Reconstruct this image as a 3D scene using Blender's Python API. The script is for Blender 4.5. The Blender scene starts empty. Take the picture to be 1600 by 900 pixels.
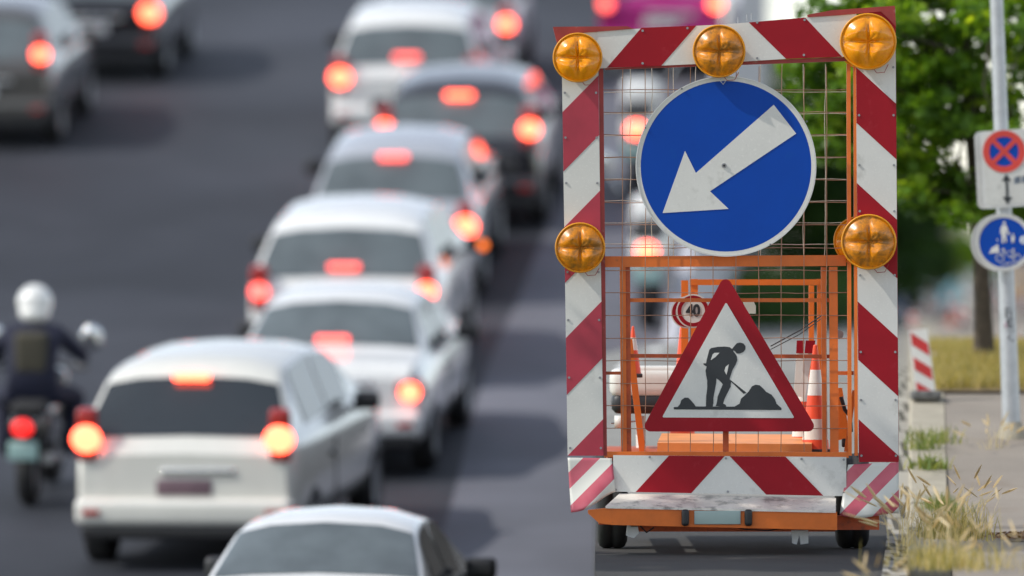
import bpy, bmesh, math, random
import numpy as np
from mathutils import Vector, Matrix
random.seed(7); rng = np.random.default_rng(7)
sc = bpy.context.scene
COL = sc.collection
R = math.radians

# ------------------------------------------------------------------ camera
EYE = 1.61
F = 12850.0                       # focal length in 1600 px picture widths
cam_d = bpy.data.cameras.new('camera'); cam = bpy.data.objects.new('camera', cam_d); COL.objects.link(cam)
cam.location = (0, 0, EYE); cam.rotation_euler = (R(90), 0, 0)
cam_d.sensor_width = 36.0; cam_d.lens = 36.0 * F / 1600
cam_d.clip_start = 0.5; cam_d.clip_end = 9000
cam_d.dof.use_dof = True; cam_d.dof.focus_distance = 46.8
BLUR = 57.0                       # blur disc of the far distance, px of 1600
cam_d.dof.aperture_fstop = (cam_d.lens / 1000) / (BLUR / F * 46.8)
sc.camera = cam
# ------------------------------------------------------------------ world, sun
SUN = Vector((-0.72, -0.19, 0.74)).normalized()
elev = math.asin(SUN.z); az = math.atan2(SUN.x, SUN.y)
w = bpy.data.worlds.new('World'); sc.world = w; w.use_nodes = True
nt = w.node_tree; bg = nt.nodes['Background']
sky = nt.nodes.new('ShaderNodeTexSky'); sky.sky_type = 'NISHITA'; sky.sun_disc = False
sky.sun_elevation = elev; sky.sun_rotation = az; sky.air_density = 1.0; sky.dust_density = 0.4; sky.ozone_density = 1.0
hs_ = nt.nodes.new('ShaderNodeHueSaturation'); hs_.inputs['Saturation'].default_value = .5; hs_.inputs['Value'].default_value = 1.12
nt.links.new(sky.outputs[0], hs_.inputs['Color']); nt.links.new(hs_.outputs[0], bg.inputs[0]); bg.inputs[1].default_value = 0.14
sd = bpy.data.lights.new('sun', 'SUN'); sun = bpy.data.objects.new('sun', sd); COL.objects.link(sun)
sd.energy = 2.5; sd.angle = R(0.6); sd.color = (1.0, 0.95, 0.87)
sun.rotation_euler = (-SUN).to_track_quat('-Z', 'Y').to_euler(); sun.location = (-20, 30, 40)
vs = sc.view_settings; vs.view_transform = 'Standard'; vs.look = 'None'; vs.gamma = 1; vs.use_curve_mapping = False
vs.exposure = 0.45

# ------------------------------------------------------------------ helpers
def P(px, py, d): return Vector(((px - 800) / F * d, d, EYE + (450 - py) / F * d))
def smooth_interp(x, xs, ys):
    s = 0
    for k, wgt in () if False else ((-2, .1), (-1, .2), (0, .4), (1, .2), (2, .1)): s += wgt * np.interp(x + k * 0.6, xs, ys)
    return s
H0 = 415 / F * 46.5
GK = [0, 50.0, 53, 55, 58, 61, 66, 75, 85, 110, 200, 430, 1000, 9000]
GY = [None, None, 705, 648, 592, 572, 556, 540, 530, 507, 502, 498, 472, 452]
GH = [H0 if y is None else (y - 450) / F * d for d, y in zip(GK, GY)]
def gz(d): return EYE - smooth_interp(d, GK, GH)          # street height at distance d
HK = [0, 50, 60, 67.3, 73.8, 80, 86.5, 91, 97, 103, 120, 150]
HZ = [-3.3, -3.25, -2.95, -2.33, -1.72, -1.0, -.2, .6, 1.5, 2.35, 4.6, 8.5]
def hz(d): return EYE + smooth_interp(d, HK, HZ)          # hill road height

MATS = {}
def mat(name, col, rough=.6, metal=0., var=.12, vs_=6., bump=0., bs=40., spec=.5, emit=None, es=0., coat=0., trans=0., alpha=None, speck=None, stain=None, sss=None):
    if name in MATS: return MATS[name]
    m = bpy.data.materials.new(name); m.use_nodes = True; n = m.node_tree; b = n.nodes['Principled BSDF']
    tc = n.nodes.new('ShaderNodeTexCoord'); out = tc.outputs['Object']
    c = Vector(col[:3])
    def noise(scale, det=4, rgh=.6):
        t = n.nodes.new('ShaderNodeTexNoise'); t.inputs['Scale'].default_value = scale; t.inputs['Detail'].default_value = det
        t.inputs['Roughness'].default_value = rgh; n.links.new(out, t.inputs['Vector']); return t
    def mix(a, bb, fac, blend='MIX'):
        x = n.nodes.new('ShaderNodeMix'); x.data_type = 'RGBA'; x.blend_type = blend
        for s, v in ((x.inputs['Factor'], fac), (x.inputs['A'], a), (x.inputs['B'], bb)):
            if hasattr(v, 'is_linked'): n.links.new(v, s)
            else: s.default_value = v
        return x.outputs['Result']
    def ramp(sock, lo, hi):
        r = n.nodes.new('ShaderNodeMapRange'); r.inputs['From Min'].default_value = lo; r.inputs['From Max'].default_value = hi
        n.links.new(sock, r.inputs['Value']); return r.outputs['Result']
    hi = tuple(min(1, x * (1 + var)) for x in c) + (1,); lo = tuple(x * (1 - var) for x in c) + (1,)
    cs = mix(lo, hi, ramp(noise(vs_).outputs['Fac'], .3, .7))
    if speck:                                     # (scale, amount)
        t = noise(speck[0], 2, .8)
        cs = mix(cs, tuple(min(1, x * (1 + speck[1]) + .02) for x in c) + (1,), ramp(t.outputs['Fac'], .56, .72))
        t2 = noise(speck[0] * .8, 2, .8)
        cs = mix(cs, tuple(x * max(0, 1 - speck[1]) for x in c) + (1,), ramp(t2.outputs['Fac'], .60, .74))
    if stain:                                     # (colour, scale, lo, hi)
        t = noise(stain[1], 6, .65)
        cs = mix(cs, tuple(stain[0]) + (1,), ramp(t.outputs['Fac'], stain[2], stain[3]))
    n.links.new(cs, b.inputs['Base Color'])
    b.inputs['Roughness'].default_value = rough; b.inputs['Metallic'].default_value = metal
    b.inputs['Specular IOR Level'].default_value = spec; b.inputs['Coat Weight'].default_value = coat
    b.inputs['Coat Roughness'].default_value = .08
    b.inputs['Transmission Weight'].default_value = trans
    if emit: b.inputs['Emission Color'].default_value = tuple(emit) + (1,); b.inputs['Emission Strength'].default_value = es
    if bump:
        bp = n.nodes.new('ShaderNodeBump'); bp.inputs['Strength'].default_value = bump; bp.inputs['Distance'].default_value = .02
        n.links.new(noise(bs, 5).outputs['Fac'], bp.inputs['Height']); n.links.new(bp.outputs[0], b.inputs['Normal'])
    MATS[name] = m; return m

def leaf_mat(name, c1, c2, c3, scale=1.3, tr=.35):
    m = bpy.data.materials.new(name); m.use_nodes = True; n = m.node_tree
    b = n.nodes['Principled BSDF']; o = n.nodes['Material Output']
    at = n.nodes.new('ShaderNodeAttribute'); at.attribute_name = 'tone'
    cr = n.nodes.new('ShaderNodeValToRGB'); e = cr.color_ramp.elements
    e[0].color = tuple(c1) + (1,); e[1].color = tuple(c3) + (1,); k = e.new(.5); k.color = tuple(c2) + (1,)
    n.links.new(at.outputs['Fac'], cr.inputs[0]); n.links.new(cr.outputs[0], b.inputs['Base Color'])
    b.inputs['Roughness'].default_value = .5; b.inputs['Specular IOR Level'].default_value = .35
    t = n.nodes.new('ShaderNodeBsdfTranslucent'); g = n.nodes.new('ShaderNodeMix'); g.data_type = 'RGBA'; g.blend_type = 'MULTIPLY'
    g.inputs['Factor'].default_value = 1; n.links.new(cr.outputs[0], g.inputs['A']); g.inputs['B'].default_value = (2.2, 2.0, .7, 1)
    n.links.new(g.outputs['Result'], t.inputs['Color'])
    mx = n.nodes.new('ShaderNodeMixShader'); mx.inputs[0].default_value = tr
    n.links.new(b.outputs[0], mx.inputs[1]); n.links.new(t.outputs[0], mx.inputs[2]); n.links.new(mx.outputs[0], o.inputs['Surface'])
    return m

def tag(o, label=None, cat=None, group=None, kind=None):
    if label: o['label'] = label
    if cat: o['category'] = cat
    if group: o['group'] = group
    if kind: o['kind'] = kind
    return o
def empty(name, loc, label=None, cat=None, group=None, rz=0):
    o = bpy.data.objects.new(name, None); COL.objects.link(o); o.location = loc; o.rotation_euler = (0, 0, rz); o.empty_display_size = .2
    return tag(o, label, cat, group)
def origin_of(p):
    v = Vector((0, 0, 0))
    while p is not None: v += Vector(p.location); p = p.parent
    return v
class MB:
    def __init__(s): s.v = []; s.f = []; s.m = []; s.sm = []
    def add(s, vs, fs, mi=0, smooth=False):
        b = len(s.v); s.v += [tuple(x) for x in vs]
        for f in fs: s.f.append(tuple(b + i for i in f)); s.m.append(mi); s.sm.append(smooth)
        return s
    def box(s, x0, x1, y0, y1, z0, z1, mi=0):
        v = [(x, y, z) for z in (z0, z1) for y in (y0, y1) for x in (x0, x1)]
        return s.add(v, [(0, 2, 3, 1), (4, 5, 7, 6), (0, 1, 5, 4), (2, 6, 7, 3), (0, 4, 6, 2), (1, 3, 7, 5)], mi)
    def rbox(s, c, size, r=.02, mi=0, rot=None, seg=2):
        bm = bmesh.new(); bmesh.ops.create_cube(bm, size=1)
        for v in bm.verts: v.co = Vector((v.co.x * size[0], v.co.y * size[1], v.co.z * size[2]))
        bmesh.ops.bevel(bm, geom=bm.edges[:], offset=min(r, min(size) * .45), segments=seg, profile=.6, affect='EDGES')
        M = (rot.to_matrix() if rot is not None else Matrix.Identity(3))
        bm.verts.index_update()
        s.add([M @ v.co + Vector(c) for v in bm.verts], [[v.index for v in f.verts] for f in bm.faces], mi, True); bm.free(); return s
    def tube(s, pts, r, n=8, mi=0, caps=True, smooth=True):
        pts = [Vector(p) for p in pts]; rs = r if hasattr(r, '__len__') else [r] * len(pts)
        rings = []; up = Vector((0, 0, 1)); pu = None
        for i, p in enumerate(pts):
            t = (pts[min(i + 1, len(pts) - 1)] - pts[max(i - 1, 0)]).normalized()
            if pu is None: pu = t.cross(Vector((0, 0, 1)) if abs(t.z) < .9 else Vector((1, 0, 0))).normalized()
            pu = (pu - t * pu.dot(t)).normalized(); q = t.cross(pu)
            rings.append([p + (pu * math.cos(a) + q * math.sin(a)) * rs[i] for a in [2 * math.pi * k / n for k in range(n)]])
        vs_ = [v for rg in rings for v in rg]; fs = []
        for i in range(len(pts) - 1):
            for k in range(n): fs.append((i * n + k, i * n + (k + 1) % n, (i + 1) * n + (k + 1) % n, (i + 1) * n + k))
        s.add(vs_, fs, mi, smooth)
        if caps:
            s.add(rings[0], [tuple(range(n))[::-1]], mi); s.add(rings[-1], [tuple(range(n))], mi)
        return s
    def prism(s, poly, y0, y1, mi=0):
        """poly of (x,z) at front y0, back y1"""
        n = len(poly)
        a = sum(poly[i][0] * poly[(i + 1) % n][1] - poly[(i + 1) % n][0] * poly[i][1] for i in range(n))
        if a < 0: poly = poly[::-1]
        s.add([(x, y0, z) for x, z in poly], [tuple(range(n))], mi)
        s.add([(x, y1, z) for x, z in poly], [tuple(range(n))[::-1]], mi)
        s.add([(x, y0, z) for x, z in poly] + [(x, y1, z) for x, z in poly], [((i + 1) % n, i, n + i, n + (i + 1) % n) for i in range(n)], mi)
        return s
    def disc(s, cx, cz, r, y0, y1, mi=0, n=64, r2=None):
        r2 = r if r2 is None else r2
        return s.prism([(cx + r * math.cos(2 * math.pi * k / n), cz + r2 * math.sin(2 * math.pi * k / n)) for k in range(n)], y0, y1, mi)
    def ring(s, cx, cz, ro, ri, y0, y1, mi=0, n=64):
        v = []; f = []
        for k in range(n):
            a = 2 * math.pi * k / n; c, t = math.cos(a), math.sin(a)
            v += [(cx + ro * c, y0, cz + ro * t), (cx + ri * c, y0, cz + ri * t), (cx + ri * c, y1, cz + ri * t), (cx + ro * c, y1, cz + ro * t)]
            b = 4 * k; e = 4 * ((k + 1) % n)
            f += [(b, e, e + 1, b + 1), (b + 1, e + 1, e + 2, b + 2), (b + 2, e + 2, e + 3, b + 3), (b + 3, e + 3, e, b)]
        return s.add(v, f, mi)
    def lathe(s, c, prof, n=24, mi=0, axis='z'):
        """prof [(r,h)]"""
        v = []; f = []
        for r, h in prof:
            for k in range(n):
                a = 2 * math.pi * k / n; q = (r * math.cos(a), r * math.sin(a), h)
                if axis == 'y': q = (q[0], q[2], q[1])
                if axis == 'x': q = (q[2], q[0], q[1])
                v.append((q[0] + c[0], q[1] + c[1], q[2] + c[2]))
        for i in range(len(prof) - 1):
            for k in range(n): f.append((i * n + k, i * n + (k + 1) % n, (i + 1) * n + (k + 1) % n, (i + 1) * n + k))
        return s.add(v, f, mi, True)
    def ball(s, c, r, mi=0, n=14):
        r = r if hasattr(r, '__len__') else (r, r, r)
        m = n // 2 + 1; v = []; f = []
        for i in range(m + 1):
            th = math.pi * i / m
            for k in range(n):
                a = 2 * math.pi * k / n
                v.append((c[0] + r[0] * math.sin(th) * math.cos(a), c[1] + r[1] * math.sin(th) * math.sin(a), c[2] + r[2] * math.cos(th)))
        for i in range(m):
            for k in range(n): f.append((i * n + k, (i + 1) * n + k, (i + 1) * n + (k + 1) % n, i * n + (k + 1) % n))
        return s.add(v, f, mi, True)
    def build(s, name, mats, parent=None, local=False, loc=None, bevel=0, recalc=True):
        me = bpy.data.meshes.new(name)
        org = Vector((0, 0, 0)) if local else (origin_of(parent) if parent is not None else Vector(loc or (0, 0, 0)))
        me.from_pydata([(x - org.x, y - org.y, z - org.z) for x, y, z in s.v], [], s.f)
        for m in (mats if isinstance(mats, (list, tuple)) else [mats]): me.materials.append(m)
        me.polygons.foreach_set('material_index', s.m); me.polygons.foreach_set('use_smooth', s.sm)
        if recalc or bevel:
            bm = bmesh.new(); bm.from_mesh(me)
            bmesh.ops.recalc_face_normals(bm, faces=bm.faces[:])
            ng = [f for f in bm.faces if len(f.verts) > 4]
            if ng: bmesh.ops.triangulate(bm, faces=ng)
            bm.to_mesh(me); bm.free()
        o = bpy.data.objects.new(name, me); COL.objects.link(o)
        if parent is not None: o.parent = parent
        elif not local: o.location = org
        return o
def children(o): return [c for c in bpy.data.objects if c.parent == o]
def copy_tree(o, parent=None):
    c = o.copy(); COL.objects.link(c); c.parent = parent
    for ch in children(o): copy_tree(ch, c)
    return c
def text_mesh(txt, size, bold=.0):
    cu = bpy.data.curves.new('lettering', 'FONT'); cu.body = txt; cu.size = size; cu.offset = bold; cu.extrude = .001
    cu.align_x = 'CENTER'; cu.align_y = 'CENTER'
    o = bpy.data.objects.new('lettering', cu); COL.objects.link(o)
    dg = bpy.context.evaluated_depsgraph_get(); me = bpy.data.meshes.new_from_object(o.evaluated_get(dg))
    vs_ = [tuple(v.co) for v in me.vertices]; fs = [tuple(p.vertices) for p in me.polygons]
    bpy.data.objects.remove(o); return vs_, fs

# ------------------------------------------------------------------ materials
M_ = dict(
 white=mat('retro_white', (.66, .65, .61), .45, var=.06, vs_=3, speck=(60, .06), stain=((.42, .41, .37), 5, .58, .8)),
 red=mat('retro_red', (.31, .003, .012), .5, spec=.25, var=.08, vs_=4, stain=((.40, .03, .045), 7, .6, .85)),
 fred=mat('faded_red', (.40, .03, .055), .5, var=.12, vs_=5),
 blue=mat('retro_blue', (.0, .055, .36), .5, spec=.2, var=.06, vs_=3, stain=((.0, .065, .34), 9, .58, .8)),
 rim=mat('sign_rim', (.62, .62, .6), .4, .3),
 orange=mat('orange_paint', (.72, .155, .012), .42, var=.12, vs_=7, bump=.05, stain=((.34, .10, .03), 14, .62, .78)),
 dorange=mat('rust_orange', (.5, .09, .02), .55, var=.2, vs_=12, stain=((.2, .06, .03), 20, .55, .75)),
 redmetal=mat('red_edge', (.30, .03, .025), .5, var=.2, vs_=8, stain=((.35, .2, .15), 24, .62, .8)),
 wire=mat('wire', (.42, .24, .16), .5, .5, var=.3, vs_=9),
 wirew=mat('wire_pale', (.50, .42, .34), .5, .4, var=.35, vs_=14),
 black=mat('black_rubber', (.018, .018, .019), .75, bump=.15, bs=60),
 blackp=mat('black_plastic', (.02, .02, .022), .45),
 ink=mat('ink_black', (.022, .026, .03), .45),
 galv=mat('galvanised', (.46, .48, .50), .42, .55, var=.12, vs_=9, bump=.04),
 steel=mat('dull_steel', (.3, .3, .31), .45, .8, var=.2),
 amberb=mat('amber_housing', (.75, .30, .005), .4, trans=.0),
 plate=mat('blank_plate', (.36, .46, .43), .4, var=.05),
 white_pl=mat('white_plastic', (.72, .71, .66), .4, var=.08),
 flapw=mat('flap_white', (.60, .60, .56), .5, var=.1, vs_=5),
 flapr=mat('flap_pink', (.50, .09, .12), .5, var=.25, vs_=5),
 wood=mat('bark', (.085, .065, .045), .9, var=.35, vs_=18, bump=.9, bs=26),
 twig=mat('twig', (.05, .04, .03), .9, var=.3),
 concrete=mat('kerb_stone', (.36, .325, .25), .85, var=.14, vs_=5, bump=.3, bs=60, speck=(90, .25), stain=((.25, .22, .17), 9, .58, .75)),
 parapet=mat('parapet_concrete', (.50, .50, .53), .8, var=.08, vs_=1.5, bump=.1),
 shaded_asphalt=mat('shaded_asphalt', (.042, .041, .039), .85, var=.2, vs_=1.4, bump=.4, bs=150, speck=(120, .7), stain=((.035, .034, .033), 2.5, .55, .7)),  # near road colour darkened to hold the shade in front of the trailer
 hill=mat('hill_asphalt', (.026, .029, .037), .7, spec=.3, var=.22, vs_=.35, bump=.1, bs=40, stain=((.055, .059, .073), .16, .42, .7)),
 walk=mat('footway_asphalt', (.27, .235, .195), .9, var=.12, vs_=1.2, bump=.35, bs=120, speck=(110, .35), stain=((.235, .195, .155), 1.5, .52, .72)),
 soil=mat('dry_soil', (.22, .165, .10), .95, var=.3, vs_=8, bump=.6, bs=40),
 terrain=mat('terrain', (.09, .12, .05), .95, var=.3, vs_=.05),
 roadpaint=mat('road_paint', (.7, .7, .67), .7, var=.12, vs_=4),
)
def amber_mat():
    m = mat('amber_lens', (.95, .33, .004), .22, var=.14, vs_=20, coat=.25, stain=((.55, .19, .01), 26, .52, .78))
    b = m.node_tree.nodes['Principled BSDF']; b.inputs['Subsurface Weight'].default_value = .25
    b.inputs['Subsurface Radius'].default_value = (.03, .012, .002); return m
M_['amber'] = amber_mat()

# ------------------------------------------------------------------ ground sheets
def sheet(name, fl, fr, zf, ds, m, nx=8, skirt=0, kind='structure'):
    mb = MB(); v = []; f = []
    for d in ds:
        a, b = fl(d), fr(d)
        for k in range(nx + 1): v.append((a + (b - a) * k / nx, d, zf(d)))
    for i in range(len(ds) - 1):
        for k in range(nx):
            q = i * (nx + 1) + k; f.append((q, q + 1, q + nx + 2, q + nx + 1))
    mb.add(v, f, 0, True)
    if skirt:
        for fn in (fl, fr):
            vv = []
            for d in ds: vv += [(fn(d), d, zf(d)), (fn(d), d, zf(d) - skirt)]
            mb.add(vv, [(2 * i, 2 * i + 2, 2 * i + 3, 2 * i + 1) for i in range(len(ds) - 1)], 0)
    o = mb.build(name, m, recalc=False); tag(o, kind=kind); return o
fine = list(np.arange(30, 115, .5)); D1 = fine + [120, 130, 145, 160, 180, 200, 230, 260, 300, 350, 400, 450, 520, 600, 800, 1000, 1500, 2500, 4000]
def xk(d): return .0492 * d - .05 if d < 600 else .0492 * 600 - .05         # kerb face
def xl(d):                                                                      # left edge of the street deck
    if d < 67: return .0101 * d
    return .677 + (d - 67) * .060 if d < 130 else 4.46 + (d - 130) * .002
sheet('terrain', lambda d: -d * 1.5 - 60, lambda d: d * 1.5 + 60, lambda d: min(-1.85, gz(d) - 1.9) if d < 170 else gz(d) - .12, [5, 30] + [170.01] + [x for x in D1 if x > 170] + [9000], M_['terrain'])
sheet('street', xl, lambda d: xk(d) - .13, gz, D1, M_['shaded_asphalt'], 6, skirt=2.2)
sheet('sunlit_street_surface', lambda d: xl(d) + .05, lambda d: xk(d) - .14, lambda d: gz(d) + .004, [q for q in D1 if q > 50.6], mat('sunlit_asphalt', (.24, .235, .215), .85, var=.15, vs_=.8, bump=.2, bs=100, stain=((.17, .165, .15), .7, .5, .7)), 4)  # same road, its sunlit tone painted as a paler sheet behind the trailer
def cobble_mat():
    m = mat('cobbles', (.36, .34, .29), .9, var=.25, vs_=9, bump=.3, bs=60)
    n = m.node_tree; b = n.nodes['Principled BSDF']; tc = n.nodes['Texture Coordinate'] if 'Texture Coordinate' in n.nodes else n.nodes.new('ShaderNodeTexCoord')
    br = n.nodes.new('ShaderNodeTexBrick'); br.inputs['Scale'].default_value = 1; br.inputs['Brick Width'].default_value = .13; br.inputs['Row Height'].default_value = .6
    br.inputs['Mortar Size'].default_value = .02; br.inputs['Color1'].default_value = (.40, .38, .33, 1); br.inputs['Color2'].default_value = (.28, .265, .23, 1); br.inputs['Mortar'].default_value = (.07, .065, .05, 1)
    n.links.new(tc.outputs['Object'], br.inputs['Vector']); n.links.new(br.outputs[0], b.inputs['Base Color']); return m
sheet('gutter', lambda d: xk(d) - .13, xk, lambda d: gz(d) + .012, D1, cobble_mat(), 1, skirt=.1)
KH = .11
sheet('pavement', lambda d: xk(d) + .24, lambda d: xk(d) + (14 if d < 600 else 200), lambda d: gz(d) + KH - .01, D1, M_['walk'], 10, skirt=.5)
# kerb: stones with joints, each 1.5 m, one structure
mb = MB(); d = 44.0
while d < 240:
    L = 1.6
    a, b = d + .012, d + L - .012
    j = random.uniform(-.006, .006)
    v = []
    for q in (a, b):
        z = gz(q) + KH + j
        v += [(xk(q), q, z - .4), (xk(q), q, z - .02), (xk(q) + .02, q, z), (xk(q) + .235, q, z), (xk(q) + .235, q, z - .4)]
    mb.add(v, [(0, 1, 6, 5), (1, 2, 7, 6), (2, 3, 8, 7), (3, 4, 9, 8), (0, 4, 3, 2, 1), (5, 6, 7, 8, 9)]); d += L
tag(mb.build('kerb', M_['concrete']), kind='structure')
# hill road
def xh(d): return .76 + (d - 67) * .0487 if d > 60 else .0101 * d - .10
HD = list(np.arange(10, 135, .75))
sheet('hill_road', lambda d: -11, lambda d: (xh(d) + .02) if d > 60 else .0101 * d - .004, hz, HD, M_['hill'], 12, skirt=6)
M_['shoulder'] = mat('pale_hill_asphalt', (.125, .13, .155), .75, var=.2, vs_=.4, stain=((.075, .08, .096), .3, .45, .75))  # paler tone along the right edge of the hill road
sheet('hill_shoulder', lambda d: xh(max(d, 60.5)) - 1.6 + .12 * math.sin(d * .21), lambda d: xh(max(d, 60.5)) + .01, lambda d: hz(d) + .006, [q for q in HD if q > 55], M_['shoulder'], 4)
for a0, x0 in ((70, -4.0), (82, -3.6)):
    pass
# parapet wall along the hill road
PD = list(np.arange(66.5, 134, 1.5)); mb = MB(); v = []; f = []
for q in PD:
    x = xh(q); z = hz(q); h = .20 + .0075 * (q - 67)
    v += [(x + .03, q, z - .5), (x + .03, q, z + h), (x + .17, q, z + h), (x + .17, q, z - 3)]
for i in range(len(PD) - 1):
    for k in range(3): f.append((4 * i + k, 4 * i + k + 1, 4 * i + k + 5, 4 * i + k + 4))
mb.add(v, f)
tag(mb.build('parapet_wall', M_['parapet'], loc=(xh(67), 67, hz(67))), 'low pale concrete parapet climbing beside the jammed hill road, seen through the trailer mesh', 'wall')
# worn lane line on street behind trailer
mb = MB()
for s0 in np.arange(60, 200, 9.0):
    pts = [(q, xk(q) - 2.1 - .004 * (q - 60) * 2) for q in (s0, s0 + 1.5, s0 + 3.0)]
    v = []
    for q, x in pts: v += [(x - .06, q, gz(q) + .006), (x + .06, q, gz(q) + .006)]
    mb.add(v, [(0, 1, 3, 2), (2, 3, 5, 4)])
tag(mb.build('lane_marking', M_['roadpaint'], recalc=False), kind='structure')

# ================================================================== TRAILER
TD = 46.5; S = F / TD
def X(px): return (px - 800) / S
def Z(py): return EYE + (450 - py) / S
def PX(pts, d=TD):
    s = F / d; return [((x - 800) / s, EYE + (450 - y) / s) for x, y in pts]
trailer = empty('warning_trailer', (X(1130), TD + .5, gz(TD)), 'orange road works trailer with striped frame, blue arrow sign and amber lamps', 'trailer')
def col_stripes(xi, xo, yi0, yi1, y_lo, y_hi, left):
    """red band on a column: at inner edge from yi0 to yi1, 57 px lower at outer edge; clipped to panel"""
    drop = 57
    poly = [(xi, yi0), (xo, yi0 + drop), (xo, yi1 + drop), (xi, yi1)]
    def clip(poly, yc, keep_below):
        out = []
        for i in range(len(poly)):
            a, b = poly[i], poly[(i + 1) % len(poly)]
            ia = (a[1] >= yc) if keep_below else (a[1] <= yc); ib = (b[1] >= yc) if keep_below else (b[1] <= yc)
            if ia: out.append(a)
            if ia != ib:
                t = (yc - a[1]) / (b[1] - a[1]); out.append((a[0] + t * (b[0] - a[0]), yc))
        return out
    poly = clip(poly, y_lo, True)
    if poly: poly = clip(poly, y_hi, False)
    return poly
def board(outline, stripes, bolts, y=TD, th=.012, redm='red', tilt=None):
    mb = MB(); mb.prism(PX(outline), y, y + th, 0)
    for s_ in stripes:
        if len(s_) >= 3: mb.prism(PX(s_), y - .002, y + .001, 1)
    for bx, by in bolts: mb.disc(X(bx), Z(by), .007, y - .006, y, 2, 10)
    return mb.build('striped_board', [M_['white'], M_[redm], M_['steel']], trailer)
lx = lambda y, a, b: a + (b - a) * (y - 45) / (712 - 45)
LO, LI = (877, 887), (934, 943)
lo_stripes = []
for a, b in ((118, 211), (298, 385), (471, 560), (655, 745)):
    s_ = col_stripes(0, 1, a, b, 50, 712, True)
    lo_stripes.append([(lx(y, *LI) * (1 - t) + lx(y, *LO) * t, y) for t, y in s_])
b1 = board([(lx(50, *LO), 50), (lx(50, *LI), 50), (943, 712), (887, 712)], lo_stripes,
           [(x, y) for y in (145, 215, 286, 425, 500, 590, 700) for x in (lx(y, *LO) + 4, lx(y, *LI) - 4)], redm='fred')
b1['label'] = 'left column board with faded red stripes'
rx = lambda y, a, b: a + (b - a) * (y - 20) / (722 - 20)
RI, RO = (1337, 1342), (1399, 1404)
ro = []
for a, b in ((-30, 10), (105, 192), (286, 378), (471, 562), (655, 760)):
    s_ = col_stripes(0, 1, a, b, 14, 722, True)
    ro.append([(rx(y, *RI) * (1 - t) + rx(y, *RO) * t, y) for t, y in s_])
board([(1337, 24), (1399, 14), (1404, 722), (1342, 722)], ro, [(x, y) for y in (105, 180, 258, 330, 430, 550, 625, 712) for x in (rx(y, *RI) + 4, rx(y, *RO) - 4)])
# top board: slightly bowed strip
board([(934, 48), (1134, 38), (1262, 27), (1338, 21), (1338, 88), (1228, 92), (1134, 98), (934, 107)],
      [[(1002, 43.5), (1088, 40), (1033, 103), (948, 106)], [(1170, 35), (1258, 27.5), (1316, 89), (1228, 92)]],
      [(1004, 48), (1074, 44), (1004, 99), (1183, 35), (1257, 31), (1183, 91), (1256, 86)], y=TD - .004)
board([(958, 711), (1322, 714), (1322, 775), (958, 768)], [[(1045, 711.8), (1132, 712.5), (1080, 770.3), (993, 768.6)], [(1140, 712.6), (1227, 713.3), (1286, 774.3), (1197, 772.6)]],
      [(962, 765), (1015, 714), (1134, 716), (1252, 717), (1318, 718), (1137, 768), (1318, 770)], y=TD - .03)
# frame rails
mb = MB()
def rail(p0, p1, d=TD, wd=9, dep=.035, mi=0):
    a, b = P(*p0, d), P(*p1, d); t = (b - a).normalized(); s_ = F / d
    n_ = Vector((-t.z, 0, t.x)) * (wd / s_ / 2)
    mb.add([a + n_, b + n_, b - n_, a - n_] + [q + Vector((0, dep, 0)) for q in (a + n_, b + n_, b - n_, a - n_)],
           [(0, 1, 2, 3), (7, 6, 5, 4), (0, 4, 5, 1), (1, 5, 6, 2), (2, 6, 7, 3), (3, 7, 4, 0)], mi)
E = TD + .014
rail((939, 100), (945, 712), E, 7, .05, 1); rail((880, 60), (889, 712), E, 4, .05, 1)
rail((1326, 100), (1328, 712), E, 6, .05, 0); rail((1336, 100), (1338, 712), E, 5, .05, 0); rail((1397, 30), (1402, 720), E, 5, .04, 1)
rail((945, 106), (1330, 92), E + .003, 6, .05, 1)
rail((944, 409), (1322, 407), TD + .06, 17, .06, 0)
rail((944, 710), (1326, 711), E + .005, 9, .05, 0)
rail((973, 417), (975, 706), TD + .063, 9, .06, 0); rail((981, 417), (983, 706), TD + .08, 7, .03, 2)
rail((1302, 417), (1304, 706), TD + .063, 13, .06, 0); rail((1287, 417), (1289, 706), TD + .10, 8, .05, 0)
rail((982, 469), (1296, 469), TD + .115, 6, .04, 0); rail((982, 556), (1296, 557), TD + .115, 6, .04, 2)
rail((944, 583), (972, 583), TD + .065, 5, .04, 2); rail((1309, 583), (1334, 583), TD + .065, 6, .04, 0)
mb.build('frame', [M_['orange'], M_['redmetal'], M_['dorange']], trailer)
mb = MB()   # lift hoop further inside
rail((1070, 438), (1070, 560), TD + 1.6, 11, .05); rail((1085, 436), (1085, 560), TD + 1.2, 11, .05)
rail((1078, 441), (1292, 441), TD + 1.193, 9, .075); rail((1268, 446), (1268, 700), TD + 1.6, 8, .05); rail((1282, 436), (1282, 700), TD + 1.2, 10, .05)
mb.build('lift_hoop', [M_['orange']], trailer)
mb = MB(); rail((983, 530), (1004, 706), TD + .5, 10, .05); mb.build('brace', [M_['orange']], trailer); mb = MB(); rail((1335, 610), (1322, 706), TD + .4, 6, .04)
mb.build('brace', [M_['orange']], trailer)
# cover flaps on the top corners
mb = MB()
mb.prism(PX([(864, 42), (980, 41), (990, 45), (941, 49), (900, 52), (871, 70)]), TD - .012, TD + .10, 0)
mb.build('corner_cap', [M_['redmetal']], trailer)
mb = MB(); mb.prism(PX([(1262, 23), (1300, 16), (1398, 9), (1400, 42), (1389, 30), (1376, 18), (1310, 24), (1263, 27)]), TD - .012, TD + .10, 0)
mb.build('corner_cap', [M_['redmetal']], trailer)
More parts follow.
